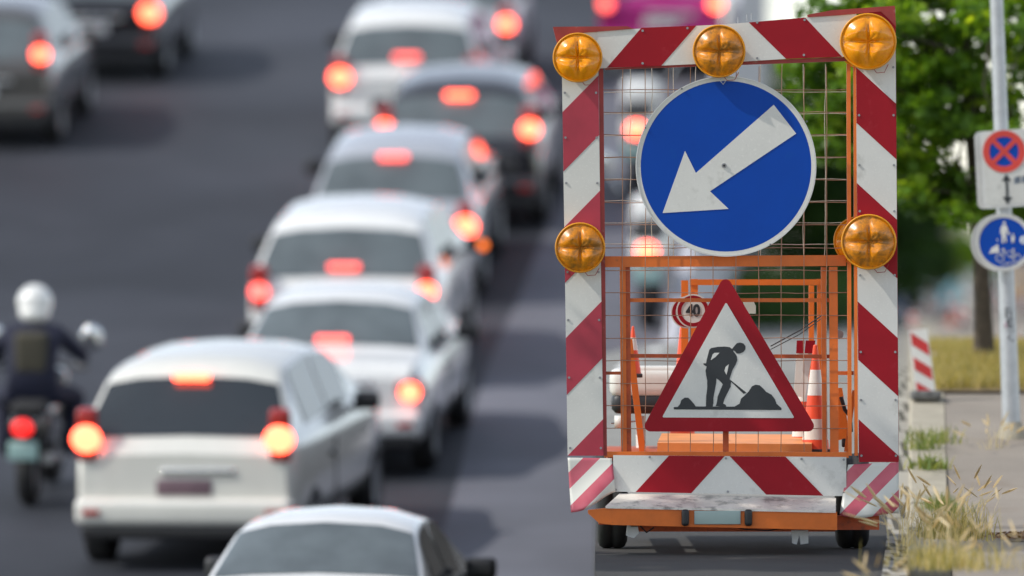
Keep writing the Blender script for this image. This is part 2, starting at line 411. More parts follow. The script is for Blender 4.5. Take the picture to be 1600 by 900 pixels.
# wire mesh
def wires(xs, ys, x0, x1, y0, y1, d, r, wob, m, name='wire_mesh'):
    mb = MB()
    for x in xs:
        pts = [P(x + random.uniform(-wob, wob), y0 + (y1 - y0) * k / 14, d) for k in range(15)]; mb.tube(pts, r, 5)
    for y in ys:
        pts = [P(x0 + (x1 - x0) * k / 14, y + random.uniform(-wob, wob), d + .006) for k in range(15)]; mb.tube(pts, r, 5)
    return mb.build(name, m, trailer)
wires([973 + 35.4 * k for k in range(10)], [140 + 35.3 * k for k in range(16)], 942, 1330, 104, 706, TD + .04, .0024, .8, M_['wire'])
wires([985 + 33.8 * k for k in range(10)], [144 + 34 * k for k in range(8)], 944, 1326, 100, 400, TD + .9, .0021, .9, M_['wirew'])
# blue round arrow sign
g = empty('arrow_sign', (X(1134), TD - .05, Z(260))); g.parent = trailer; g.location = Vector(g.location) - Vector(trailer.location)
r0 = 141 / S; mb = MB(); mb.disc(X(1134), Z(260), r0, TD - .05, TD - .02, 0, 96)
mb.ring(X(1134), Z(260), r0, r0 - .006, TD - .058, TD - .05, 0, 96); mb.build('sign_plate', [M_['rim']], g)
mb = MB(); mb.ring(X(1134), Z(260), r0 - .007, r0 - .028, TD - .053, TD - .05, 0, 96)
mb.prism(PX([(1035, 333), (1070, 236), (1087, 270.5), (1208.5, 164), (1243.5, 209), (1109, 299), (1138, 326.5)]), TD - .055, TD - .05, 0)
mb.build('white_arrow', [M_['white']], g)
mb = MB(); mb.disc(X(1134), Z(260), r0 - .0285, TD - .0525, TD - .05, 0, 96); mb.build('blue_face', [M_['blue']], g)
mb = MB()
for x, y, rr in ((1131, 259, .014), (1065, 139, .006), (1008, 200, .005), (1203, 382, .005), (1260, 190, .005)):
    mb = MB(); mb.disc(X(x), Z(y), rr, TD - .062, TD - .05, 0, 12); mb.disc(X(x), Z(y), rr * .5, TD - .068, TD - .062, 1, 10); mb.build('bolt', [M_['steel'], M_['blackp']], g)
mb = MB(); mb.tube([P(1127, 118, TD - .07), P(1126, 127, TD - .075), P(1130, 132, TD - .075), P(1134, 126, TD - .07)], .003, 6); mb.build('shackle', [M_['galv']], g)
# triangular works sign
g = empty('works_sign', (X(1139), TD - .06, Z(600))); g.parent = trailer; g.location = Vector(g.location) - Vector(trailer.location)
def rounded(pts, r, n=6):
    out = []; L = len(pts)
    for i in range(L):
        p, a, b = Vector(pts[i]), Vector(pts[i - 1]), Vector(pts[(i + 1) % L])
        u, v = (a - p).normalized(), (b - p).normalized()
        ang = u.angle(v); t = r / math.tan(ang / 2); s0, s1 = p + u * t, p + v * t
        c = p + (u + v).normalized() * r / math.sin(ang / 2)
        a0 = math.atan2(*(s0 - c).yx); a1 = math.atan2(*(s1 - c).yx); da = (a1 - a0 + math.pi) % (2 * math.pi) - math.pi
        out += [tuple(c + Vector((math.cos(a0 + da * k / n), math.sin(a0 + da * k / n))) * r) for k in range(n + 1)]
    return out
tri = rounded([(1133, 427), (1001, 674), (1278, 674)], 9); tri_i = rounded([(1134, 472), (1034, 652), (1241, 653)], 1.5, 2)
mb = MB(); mb.prism(PX(tri), TD - .06, TD - .045, 0)
mb.build('sign_plate', [M_['red']], g)
mb = MB(); mb.prism(PX(tri_i), TD - .0625, TD - .06, 0); mb.build('white_face', [M_['white']], g)
def Wk(pts): return [(1040 + x / 6.43, 520 + y / 6.43) for x, y in pts]
mb = MB()
body = Wk([(665, 160), (640, 143), (590, 137), (520, 140), (455, 152), (436, 170), (425, 215), (410, 270), (404, 305), (375, 305), (380, 320), (410, 338), (398, 375), (405, 430), (416, 480), (415, 560), (405, 640), (402, 745), (470, 745), (478, 705), (478, 650), (495, 560), (505, 500), (508, 455),
           (540, 480), (572, 515), (545, 580), (520, 640), (512, 700), (500, 735), (610, 745), (600, 722), (575, 708), (590, 660), (620, 600), (650, 540), (655, 490), (780, 612), (810, 600), (690, 505), (640, 465), (650, 430), (670, 370), (700, 320), (717, 275), (712, 235), (695, 205), (680, 190)])
mb.prism(PX(body), TD - .0645, TD - .0625, 0)
mb.prism(PX(Wk([(690, 130), (712, 105), (745, 97), (780, 107), (800, 135), (798, 165), (780, 190), (745, 207), (712, 208), (690, 180), (660, 175), (668, 155)])), TD - .0648, TD - .0625, 0)
mb.prism(PX(Wk([(80, 768), (80, 745), (120, 742), (142, 715), (155, 675), (190, 650), (225, 650), (255, 680), (285, 715), (300, 738), (690, 740), (740, 710), (755, 660), (800, 620), (830, 590), (865, 535), (900, 520), (940, 525), (980, 560), (1005, 590), (1060, 620), (1095, 665), (1110, 710), (1160, 755), (1160, 774)])), TD - .0652, TD - .0625, 0)
mb.build('digging_figure', [M_['ink']], g)
mb = MB()    # small white gaps (between arm and body)
mb.prism(PX(Wk([(450, 275), (470, 215), (490, 200), (538, 200), (500, 240)])), TD - .0665, TD - .0645, 0); mb.build('white_gap', [M_['white']], g); mb = MB()
mb.prism(PX(Wk([(632, 315), (600, 340), (588, 380), (608, 422), (622, 370)])), TD - .0665, TD - .0645, 0)
mb.build('white_gap', [M_['white']], g)
# amber lamps
DULL = mat('amber_lens_dull', (.80, .27, .006), .3, var=.25, vs_=18, stain=((.30, .13, .02), 16, .42, .62), coat=.2)  # duller, browner variant for three of the lenses
def amber(cx, cy, r, d=TD - .10, rot=0, back=.10, lm=None):
    R_ = r / (F / d); g = empty('amber_lamp', P(cx, cy, d)); g.parent = trailer; g.location = Vector(g.location) - Vector(trailer.location)
    c = P(cx, cy, d); mb = MB()
    mb.lathe((c.x, c.y, c.z), [(.001, back), (R_ * .72, back), (R_ * .80, back * .5), (R_ * .99, .018), (R_ * 1.0, -.004), (R_ * .955, -.010), (R_ * .93, .002)], 40, 0, 'y')
    mb.build('housing', [M_['amberb']], g)
    mb = MB(); n, m = 48, 18; v = []; f = []
    for i in range(m + 1):
        q = i / m
        for k in range(n):
            a = 2 * math.pi * k / n + rot; x, z = q * math.cos(a), q * math.sin(a)
            u, w_ = abs(x), abs(z)
            cross = math.exp(-(min(u, w_) / .045) ** 2)
            lob = .5 * math.exp(-(((u - .40) ** 2 + (w_ - .40) ** 2) / .10))
            pip = .16 * math.exp(-(((u - .36) ** 2 + (w_ - .36) ** 2) / .004))
            facet = .12 * abs(math.sin(4 * a))
            y = -.020 - R_ * .36 * (lob + facet * q * (1 - q) * 3 + pip) * (1 - q ** 8) + .018 * cross * (1 - q ** 3) + .022 * q ** 4
            v.append((c.x + x * R_ * .94, c.y + y, c.z + z * R_ * .94))
    for i in range(m):
        for k in range(n): f.append((i * n + k, i * n + (k + 1) % n, (i + 1) * n + (k + 1) % n, (i + 1) * n + k))
    mb.add(v, f, 0, True); mb.build('lens', [lm or M_['amber']], g)
    mb = MB(); mb.tube([P(cx + r * .3 - 6, cy + r * .92, d + .02), P(cx + r * .3, cy + r * 1.10, d + .02), P(cx + r * .3 + 12, cy + r * 1.08, d + .02), P(cx + r * .3 + 18, cy + r * .8, d + .03)], .0022, 6)
    mb.build('cable', [M_['redmetal']], g); return g
amber(902.5, 90, 39); amber(1123.5, 80, 41.5, lm=DULL); amber(1356.5, 65, 44.5); amber(906.5, 387, 39.5, lm=DULL); amber(1357.5, 378, 43.5, lm=DULL)
amber(1340, 376, 38, TD + .16); amber(1350, 70, 40, TD + .2)
# mud flaps / marking sheets
def flap(outline, stripes, name='marker_flap'):
    mb = MB(); n = 10
    (x0, y0), (x1, y1), (x2, y2), (x3, y3) = outline     # tl tr br bl
    v = []; f = []; m2 = []
    N = 16
    for i in range(N + 1):
        for k in range(N + 1):
            a, b = i / N, k / N
            x = (x0 * (1 - b) + x1 * b) * (1 - a) + (x3 * (1 - b) + x2 * b) * a; y = (y0 * (1 - b) + y1 * b) * (1 - a) + (y3 * (1 - b) + y2 * b) * a
            y += 4 * math.sin(b * 5) * a
            p = P(x, y, TD - .02); p.y += .03 * math.sin(a * 4 + b * 3) * a - .05 * a; v.append(p)
    base = len(mb.v)
    for i in range(N):
        for k in range(N):
            q = i * (N + 1) + k; c = ((v[q] + v[q + N + 2]) / 2); s_ = (c.x * S + (EYE - c.z) * S * 1.0)
            f.append((q, q + N + 1, q + N + 2, q + 1)); m2.append(1 if ((s_ + stripes) % 62) < 31 else 0)
    mb.v = [tuple(p) for p in v]; mb.f = f; mb.m = m2; mb.sm = [True] * len(f)
    o = mb.build(name, [M_['flapw'], M_['flapr']], trailer, recalc=False)
    md = o.modifiers.new('s', 'SOLIDIFY'); md.thickness = .004; return o
M_['flapstripe'] = None
def flap_material():
    m = bpy.data.materials.new('flap_striped'); m.use_nodes = True; n = m.node_tree; b = n.nodes['Principled BSDF']
    tc = n.nodes.new('ShaderNodeTexCoord'); sp = n.nodes.new('ShaderNodeSeparateXYZ'); n.links.new(tc.outputs['Object'], sp.inputs[0])
    ad = n.nodes.new('ShaderNodeMath'); ad.operation = 'SUBTRACT'; n.links.new(sp.outputs['Z'], ad.inputs[0]); n.links.new(sp.outputs['X'], ad.inputs[1])
    ad2 = n.nodes.new('ShaderNodeMath'); ad2.operation = 'ADD'; n.links.new(ad.outputs[0], ad2.inputs[0]); ad2.inputs[1].default_value = 20.03
    md = n.nodes.new('ShaderNodeMath'); md.operation = 'MODULO'; n.links.new(ad2.outputs[0], md.inputs[0]); md.inputs[1].default_value = .196
    gt = n.nodes.new('ShaderNodeMath'); gt.operation = 'GREATER_THAN'; n.links.new(md.outputs[0], gt.inputs[0]); gt.inputs[1].default_value = .098
    no = n.nodes.new('ShaderNodeTexNoise'); no.inputs['Scale'].default_value = 9; n.links.new(tc.outputs['Object'], no.inputs['Vector'])
    c = n.nodes.new('ShaderNodeMix'); c.data_type = 'RGBA'; n.links.new(no.outputs['Fac'], c.inputs['Factor']); c.inputs['A'].default_value = (.42, .035, .07, 1); c.inputs['B'].default_value = (.60, .16, .20, 1)
    x = n.nodes.new('ShaderNodeMix'); x.data_type = 'RGBA'; n.links.new(gt.outputs[0], x.inputs['Factor']); x.inputs['A'].default_value = (.62, .62, .57, 1); n.links.new(c.outputs['Result'], x.inputs['B'])
    n.links.new(x.outputs['Result'], b.inputs['Base Color']); b.inputs['Roughness'].default_value = .35; return m
fm = flap_material()
for ol in ([(887, 715), (956, 716), (962, 772), (892, 800)], [(1325, 726), (1404, 722), (1404, 806), (1311, 804)]):
    o = flap(ol, 0); o.data.materials[0] = fm; o.data.materials[1] = fm
# chassis
mb = MB()
mb.prism(PX([(945, 792), (1305, 798), (1305, 826), (955, 818), (935, 815), (918, 800), (918, 795)]), TD - .28, TD - .22, 0)
mb.prism(PX([(1300, 806), (1374, 806), (1374, 828), (1300, 828)]), TD + .02, TD + .1, 1)
mb.prism(PX([(935, 806), (990, 806), (990, 818), (935, 818)]), TD - .2, TD + .1, 1)
mb.box(X(985), X(1010), TD - .1, TD + 2.6, Z(822), Z(800), 1); mb.box(X(1270), X(1295), TD - .1, TD + 2.6, Z(822), Z(804), 1)
mb.box(X(955), X(1315), TD + .9, TD + 1.0, Z(838), Z(822), 1)
mb.build('chassis', [M_['orange'], M_['dorange']], trailer)
def tread_mat():
    m = mat('tread_plate', (.80, .74, .66), .4, .1, var=.15, vs_=8, stain=((.34, .32, .29), 11, .52, .66))
    n = m.node_tree; b = n.nodes['Principled BSDF']; tc = n.nodes.new('ShaderNodeTexCoord'); mp = n.nodes.new('ShaderNodeMapping'); mp.inputs['Scale'].default_value = (34, 34, 34); mp.inputs['Rotation'].default_value = (0, 0, .78)
    ck = n.nodes.new('ShaderNodeTexChecker'); ck.inputs['Scale'].default_value = 1; n.links.new(tc.outputs['Object'], mp.inputs[0]); n.links.new(mp.outputs[0], ck.inputs[0])
    bp = n.nodes.new('ShaderNodeBump'); bp.inputs['Strength'].default_value = .9; bp.inputs['Distance'].default_value = .01; n.links.new(ck.outputs[1], bp.inputs['Height']); n.links.new(bp.outputs[0], b.inputs['Normal']); return m
mb = MB(); a = P(968, 771, TD - .035); b = P(1306, 778, TD - .035); c = P(1306, 798, TD - .29); e = P(946, 791, TD - .29)
lo = Vector((0, 0, -.012)); mb.add([a, b, c, e, a + lo, b + lo, c + lo, e + lo], [(0, 3, 2, 1), (4, 5, 6, 7), (3, 7, 6, 2), (0, 4, 7, 3), (1, 2, 6, 5), (0, 1, 5, 4)])
mb.build('tread_plate', [tread_mat()], trailer)
mb = MB(); mb.rbox((X(1119), TD - .288, Z(806.5)), (72 / S, .012, 21 / S), .004); mb.build('number_plate', [M_['plate']], trailer)
for x in (1069, 1167):
    mb = MB(); mb.rbox((X(x), TD - .30, Z(806.5)), (12 / S, .05, 26 / S), .02, 0, seg=4); mb.build('marker_lamp', [M_['blackp']], trailer)
def wheel(x0, x1, y0, d, bottom_z, yb, ox, name='wheel'):
    r = .275; g = empty(name, (0, 0, 0)); g.parent = trailer
    cx = (X(x0) + X(x1)) / 2; wdt = (X(x1) - X(x0)); c = Vector((cx, TD + 1.0, bottom_z + r)); g.location = c - Vector(trailer.location)
    mb = MB(); h = wdt / 2
    mb.lathe(c, [(r * .6, -h * .8), (r * .85, -h * .95), (r * .96, -h * .8), (r, -h * .55), (r, -h * .12), (r * .985, -h * .1), (r * .985, h * .1), (r, h * .12), (r, h * .55), (r * .96, h * .8), (r * .85, h * .95), (r * .6, h * .8)], 36, 0, 'x')
    mb.build('tyre', [M_['black']], g)
    mb = MB(); mb.lathe(c, [(.02, -h * .5), (r * .6, -h * .75), (r * .6, h * .75), (.02, h * .5)], 24, 0, 'x'); mb.build('rim', [M_['steel']], g)
wheel(935, 985, 0, 0, gz(TD), 0, 0); wheel(1316, 1370, 0, 0, gz(TD), 0, 0)
for ol in ([(860 + 0, 0)],): pass
mb = MB(); mb.prism(PX([(980, 820), (996, 820), (998, 832), (990, 840), (978, 836)]), TD - .1, TD + .02); mb.build('bracket', [M_['galv']], trailer)
mb = MB(); mb.prism(PX([(1236, 828), (1262, 828), (1262, 848), (1250, 850), (1248, 836), (1244, 850), (1237, 848)]), TD - .1, TD - .04); mb.build('bracket', [M_['galv']], trailer)
mb = MB(); mb.tube([P(1085, 817, TD - .2), P(1140, 820, TD - .2), P(1163, 827, TD - .2), P(1200, 829, TD - .2), P(1240, 822, TD - .2)], .004, 6)
mb.tube([P(1000, 821, TD - .1), P(1010, 832, TD - .1), P(1022, 824, TD - .1)], .005, 6); mb.build('cable', [M_['blackp']], trailer)
# platform deck and toolbox on it
mb = MB(); mb.box(X(950), X(1322), TD + .03, TD + 2.8, Z(720), Z(712)); mb.build('deck', [M_['dorange']], trailer)
mb = MB(); a = [P(1027, 692, TD + .4), P(1268, 694, TD + .4), P(1268, 708, TD + .4), P(1027, 708, TD + .4), P(1034, 677, TD + 1.3), P(1272, 679, TD + 1.3), P(1272, 708, TD + 1.3), P(1034, 708, TD + 1.3)]
mb.add(a, [(0, 1, 2, 3), (0, 4, 5, 1), (4, 7, 6, 5), (0, 3, 7, 4), (1, 5, 6, 2)]); mb.build('equipment_cover', [mat('pale_orange', (.80, .30, .08), .5, var=.1)], trailer)
mb = MB(); mb.box(X(1130), X(1139), TD + .05, TD + .09, Z(708), Z(674)); mb.build('sign_post', [M_['dorange']], trailer)
mb = MB(); mb.tube([P(1204, 541, TD + .6), P(1250, 516, TD + .6), P(1290, 489, TD + .6)], .004, 6); mb.tube([P(1204, 546, TD + .7), P(1250, 522, TD + .7), P(1290, 493, TD + .7)], .003, 6)
mb.build('cable', [M_['blackp']], trailer)
mb = MB(); mb.disc(X(1313), Z(523), .026, TD + .2, TD + .24, 0, 20); mb.build('latch', [M_['steel']], trailer)
mb = MB(); mb.prism(PX([(1160, 468), (1176, 468), (1181, 478), (1181, 490), (1166, 490)], TD + .7), TD + .7, TD + .72); mb.build('pale_tag', [mat('pale_tag', (.55, .6, .52), .6)], trailer)
for dx in (0, 20, 30): 
    mb = MB(); mb.tube([P(1112 + 41 + dx * .7, 37 - dx * .2, TD + .01), P(1112 + 41 + dx * .7, 27 - dx * .2, TD + .01)], .003, 6); mb.build('clip_pin', [M_['galv']], trailer)

# things carried on the trailer
def cone(px, py_top, py_bot, d, hw, label, group='traffic cones on the trailer', bands=((.22, .46), (.68, .88))):
    b = P(px, py_bot, d); t = P(px, py_top, d); H = t.z - b.z; W = hw / (F / d)
    g = empty('traffic_cone', (b.x, d, b.z), label, 'cone', group)
    mb = MB(); mb.lathe(b, [(W, .02), (W * .16, H)], 28); mb.ball((b.x, b.y, b.z + H), (W * .16, W * .16, .01)); mb.build('cone_body', [mat('cone_orange', (.85, .09, .03), .45, var=.08, vs_=9)], g)
    for a, c in bands:
        r = lambda q: W * (.16 + .84 * q) + .002
        mb = MB(); mb.lathe(b, [(r(a), H * (1 - a) + .0), (r(c), H * (1 - c) + .0)], 28); mb.build('reflective_band', [M_['white_pl']], g)
    mb = MB(); mb.rbox((b.x, b.y, b.z + .012), (W * 2.3, W * 2.3, .024), .008); mb.build('cone_base', [M_['blackp']], g)
cone(1274, 541, 708, TD + .62, 22, 'orange and white traffic cone standing at the right rail inside the trailer')
cone(1255, 560, 706, TD + 1.05, 20, 'traffic cone half hidden behind the nearer cone inside the trailer')
cone(989, 512, 590, TD + 1.9, 13, 'small pale traffic cone tucked behind the left orange post', bands=((.2, .45),))
cone(1066, 512, 705, TD + 2.2, 22, 'red traffic cone behind the round 40 signs', bands=((.55, .8),))
def round40(px, py, r, d, label, text=True):
    s_ = F / d; cx, cz = (px - 800) / s_, EYE + (450 - py) / s_; R_ = r / s_
    g = empty('speed_sign', (cx, d, cz), label, 'road sign', 'round 40 signs carried on the trailer')
    mb = MB(); mb.disc(cx, cz, R_, d, d + .012, 0, 48); mb.build('sign_plate', [M_['white_pl']], g)
    mb = MB(); mb.ring(cx, cz, R_ * .92, R_ * .70, d - .003, d, 0, 48); mb.build('red_ring', [M_['red']], g)
    v, f = text_mesh('40', R_ * .95, .004)
    mb = MB(); mb.add([(cx + x * .86, d - .002 - z, cz + y) for x, y, z in v], f); mb.build('digits', [M_['ink']], g)
    return g
round40(1083, 486, 26.5, TD + .55, 'round red ringed 40 speed sign in front of its twin, left of the triangular sign')
round40(1073, 488, 25, TD + .62, 'second 40 speed sign, mostly hidden behind the first one')
# folded barrier boards
g = empty('folded_sign', P(1254, 620, TD + .9), 'folded red and white warning boards leaning beside the traffic cones', 'road sign')
mb = MB(); mb.prism(PX([(1246, 533), (1256, 533), (1254, 620), (1240, 620)], TD + .9), TD + .9, TD + .92)
mb.prism(PX([(1260, 533), (1273, 533), (1268, 560), (1258, 620), (1248, 620)], TD + .8), TD + .8, TD + .82); mb.build('board', [M_['white_pl']], g)
mb = MB(); mb.prism(PX([(1245, 532), (1257, 532), (1256, 552), (1244, 552)], TD + .88), TD + .88, TD + .895); mb.build('red_panel', [M_['red']], g); mb = MB(); mb.prism(PX([(1259, 532), (1274, 532), (1272, 552), (1257, 552)], TD + .78), TD + .78, TD + .795); mb.build('red_panel', [M_['red']], g)
g = empty('warning_board', P(1320, 690, TD + .5), 'orange wedge shaped board with black handle behind the right post', 'board')
mb = MB(); mb.prism(PX([(1310, 606), (1316, 606), (1328, 684), (1310, 688)], TD + .5), TD + .5, TD + .53); mb.build('panel', [M_['orange']], g)
mb = MB(); mb.tube([P(1314, 620, TD + .45), P(1320, 640, TD + .45), P(1328, 650, TD + .45), P(1330, 675, TD + .45)], .012, 8); mb.rbox(P(1322, 692, TD + .45), (.05, .04, .05), .01); mb.build('handle', [M_['blackp']], g)
g = empty('stand_in_machine', P(1010, 690, TD + 2.3), 'made-up rounded white machine with black base, in place of a white car behind the left posts', 'stand_in_machine')  # housing added in place of the rounded end of a white car
mb = MB(); c = P(1008, 598, TD + 2.3); mb.rbox(c, (.42, .5, .17), .06, seg=4); mb.rbox(c + Vector((.07, -.03, .07)), (.30, .4, .06), .025, seg=3); mb.build('cover', [M_['white_pl']], g)
mb = MB(); c = P(1008, 630, TD + 2.3); mb.rbox(c, (.40, .5, .12), .05, seg=3); mb.build('base', [M_['blackp']], g)
mb = MB(); mb.tube([P(1000, 650, TD + 2.3), P(1002, 712, TD + 2.3)], .03, 10); mb.build('leg', [M_['white_pl']], g)
g = empty('cylinder_roll', P(967, 667, TD + 1.5), 'short white roll on an axle at the left post', 'roll')
mb = MB(); a = P(960, 659, TD + 1.4); mb.lathe((a.x, a.y, a.z), [(.002, 0), (.036, 0), (.036, .06), (.002, .06)], 20, 0, 'x'); mb.build('roll', [M_['white_pl']], g)
mb = MB(); mb.tube([P(955, 661, TD + 1.4), P(1002, 657, TD + 1.4)], .006, 8); mb.build('axle', [M_['steel']], g)
# ================================================================== VEHICLES
GLASS = mat('car_glass', (.02, .026, .03), .06, spec=.8, var=.05)
GLASSB = mat('car_glass_reflecting', (.10, .12, .125), .12, spec=1.0, var=.3, vs_=2)  # paler base colour stands in for sky reflected in the windows
def paint(name, c, **k): return mat(name, c, .22, var=.04, coat=1.0, **k)
PAINT = dict(white=paint('paint_white', (.78, .78, .76)), pearl=paint('paint_pearl', (.70, .69, .63)), silver=paint('paint_silver', (.48, .50, .53), metal=.3), black=paint('paint_black', (.015, .015, .018)),
             grey=paint('paint_grey', (.14, .14, .145)), magenta=paint('paint_magenta', (.38, .01, .17)), blue=paint('paint_blue', (.03, .06, .20)), taupe=paint('paint_taupe', (.07, .067, .062)))
M_['tail'] = mat('tail_red', (.35, .01, .01), .2, var=.05, coat=.6)
def lamp_mat(n, c, e, s): return mat(n, c, .3, var=0, emit=e, es=s)
BRAKE = lamp_mat('brake_light_lit', (.5, .02, .01), (1, .095, .045), 7.5)
BRAKE_S = lamp_mat('brake_light_soft', (.5, .02, .01), (1, .11, .09), 3.0)
BRAKE_D = lamp_mat('brake_light_dim', (.5, .02, .01), (1, .02, .02), 1.3)
INDIC = lamp_mat('indicator_lit', (.6, .2, .01), (1, .38, .03), 4)
INDIC_S = lamp_mat('indicator_mirror', (.6, .2, .01), (1, .16, .01), 1.6)
PROF = {
 'suv': ([(0, .93), (.07, 1.03), (.50, 1.52), (.66, 1.60), (.9, 1.63), (1.7, 1.66), (2.5, 1.60), (3.35, 1.12), (3.6, 1.08), (4.25, .95), (4.45, .70), (4.5, .6)], 1.66, 1.05),
 'hatch': ([(0, .88), (.06, .98), (.42, 1.36), (.6, 1.44), (.85, 1.47), (1.5, 1.49), (2.2, 1.44), (3.0, 1.02), (3.25, .98), (3.85, .86), (4.05, .65), (4.1, .55)], 1.49, .95),
 'sedan': ([(0, .86), (.05, .98), (.55, 1.03), (.65, 1.05), (1.30, 1.38), (1.5, 1.42), (1.9, 1.45), (2.4, 1.43), (3.35, 1.0), (3.6, .96), (4.35, .82), (4.55, .62), (4.6, .55)], 1.45, .93),
}
def make_car(label, kind, col, loc, yaw, W=1.80, cat='car', group=None, third='top', glass=None, lens_z=None, lit=(1, 1, 1), ind=None, plate=(.5, .5, .48), name='passenger_car', side_ind=None, lscale=1.0, fog=False, lamp_r=.085, roof_rack=False, hs=1.0):
    prof, H, belt0 = PROF[kind]; glass = glass or GLASSB
    L = prof[-1][0]; px_, pz_ = zip(*prof); pz_ = [z * hs for z in pz_]; H *= hs; belt0 *= hs
    g = empty(name, loc, label, cat, group, rz=-yaw)
    ys = sorted(set([0, .03, .07, .14, .22, .32, .42, .5, .6, .7, .85, 1.0, 1.15, 1.3, 1.5, 1.75] + list(np.arange(2.0, L - .4, .22)) + [L - .3, L - .2, L - .1, L - .04, L]))
    def halfw(y): return W / 2 * np.interp(y, [0, .03, .10, .30, .8, L - .9, L - .3, L - .08, L], [.90, .935, .965, .985, 1, 1, .95, .84, .74])
    def sect(y):
        top = np.interp(y, px_, pz_); bl = min(belt0 - .0, top - .004); gg = max(0, min(1, (top - belt0) / (H - belt0)))
        w_ = halfw(y); wt = w_ * (.95 + (.715 - .95) * gg); zb = .26 + .10 * max(0, 1 - y / .25)
        pts = [(0, zb), (.82 * w_, zb), (.955 * w_, zb + .07), (.995 * w_, zb + .22), (1.0 * w_, min(.62, bl * .72)), (.985 * w_, bl - .05), (.95 * w_, bl),
               (.95 * w_ * .55 + wt * .45, bl * .55 + (top - .05 * gg) * .45), (wt + .012, top - .075 * gg - .0), (wt * .93, top - .040 * gg), (wt * .6, top + .006 + .012 * gg), (0, top + .018 + .022 * gg)]
        return [Vector((x, y, z)) for x, z in pts] + [Vector((-x, y, z)) for x, z in pts[-2:0:-1]]
    sec = [sect(y) for y in ys]; n = len(sec[0])
    mb = MB(); mb.add([p for s_ in sec for p in s_], [(i * n + k, (i + 1) * n + k, (i + 1) * n + (k + 1) % n, i * n + (k + 1) % n) for i in range(len(ys) - 1) for k in range(n)], 0, True)
    mb.add(sec[0], [tuple(range(n))]); mb.add(sec[-1], [tuple(range(n))[::-1]])
    mb.build('body', PAINT[col], g, local=True)
    def surf(y, v):
        i = int(v); f = v - i; s_ = sect(y); s2 = sect(y + .02); a = s_[i % n].lerp(s_[(i + 1) % n], f)
        b = s2[i % n].lerp(s2[(i + 1) % n], f); c = s_[(i) % n].lerp(s_[(i + 1) % n], max(0, f - .3) if f > .5 else f + .3)
        tv = (s_[(i + 1) % n] - s_[i % n]); nn = tv.cross(b - a); nn.normalize()
        if nn.dot(Vector((a.x, (a.y - L / 2) * .3, a.z - .6))) < 0: nn = -nn
        return a + nn * .008
    def patch(nm, y0, y1, v0, v1, m, nu=10, nv=14, trap=(0, 0)):
        mb = MB(); v = []
        for i in range(nu + 1):
            for k in range(nv + 1):
                t = i / nu; a = v0 + (v1 - v0) * k / nv
                v.append(surf(y0 + (y1 - y0) * t, a))
        mb.add(v, [(i * (nv + 1) + k, (i + 1) * (nv + 1) + k, (i + 1) * (nv + 1) + k + 1, i * (nv + 1) + k + 1) for i in range(nu) for k in range(nv)], 0, True)
        mb.build(nm, m, g, local=True)
    rg = {'suv': (.10, .47), 'hatch': (.09, .44), 'sedan': (.68, 1.28)}[kind]; ws = {'suv': (2.62, 3.30), 'hatch': (2.3, 2.95), 'sedan': (2.5, 3.30)}[kind]
    patch('rear_window', rg[0], rg[1], 8.6, 13.4, glass); patch('windshield', ws[0], ws[1], 8.6, 13.4, GLASS)
    sy = {'suv': (.75, 2.75), 'hatch': (.75, 2.45), 'sedan': (1.2, 2.75)}[kind]
    mid = (sy[0] + sy[1]) / 2
    for v0, v1 in ((6.25, 7.95), (14.05, 15.75)):
        patch('side_window', sy[0], mid - .05, v0, v1, GLASS, 8, 5); patch('side_window', mid + .05, sy[1], v0, v1, GLASS, 8, 5)
    # bumper
    mb = MB(); mb.rbox((0, .02, .50), (W * .955, .22, .22), .07, 0, seg=4); mb.build('bumper', PAINT[col], g, local=True)
    mb = MB(); mb.rbox((0, .03, .345), (W * .90, .20, .14), .04, 0, seg=3); mb.build('lower_bumper', M_['blackp'], g, local=True)
    lz = lens_z or {'suv': .93, 'hatch': .86, 'sedan': .82}[kind]
    for sx, on in ((-1, lit[0]), (1, lit[1])):
        x = sx * W / 2 * .845
        tl = empty('tail_light', (0, 0, 0)); tl.parent = g
        mb = MB(); mb.rbox((x, .035, lz), (.26 if kind == 'sedan' else .17, .13, .15 if kind == 'sedan' else .44), .045, 0, seg=3); mb.build('lens', M_['tail'], tl, local=True)
        if on:
            mb = MB(); mb.ball((x, -.03, lz - .03), (lamp_r * 1.1 * lscale, .02, lamp_r * lscale)); mb.build('lit_bulb', {1: BRAKE, 2: BRAKE_S, 3: BRAKE_D}[on], tl, local=True)
        if ind == sx:
            mb = MB(); mb.ball((x, -.03, lz - .17), (.09, .02, .06)); mb.build('indicator', INDIC, tl, local=True)
    # high brake lamp
    if lit[2]:
        if third == 'top': y, z = rg[1] - .02, np.interp(rg[1], px_, pz_) + .035
        else: y, z = rg[0] + .06, np.interp(rg[0] + .06, px_, pz_) + .045
        mb = MB(); mb.rbox((0, y - .05, z), (.30, .05, .055), .02, 0, seg=3); mb.build('high_brake_light', {1: BRAKE, 2: BRAKE_S, 3: BRAKE_D}[lit[2]], g, local=True)
    pz = .70 if kind != 'sedan' else .74
    mb = MB(); mb.rbox((0, -.005, pz), (.46, .02, .13), .01); mb.build('number_plate', mat('plate_%02d' % int(plate[0] * 99 + plate[1] * 7), plate, .5), g, local=True)
    mb = MB(); mb.rbox((.12, -.005, pz + .13), (.62, .03, .06), .02); mb.build('trim_bar', mat('chrome', (.75, .75, .76), .12, .9, var=.03), g, local=True)
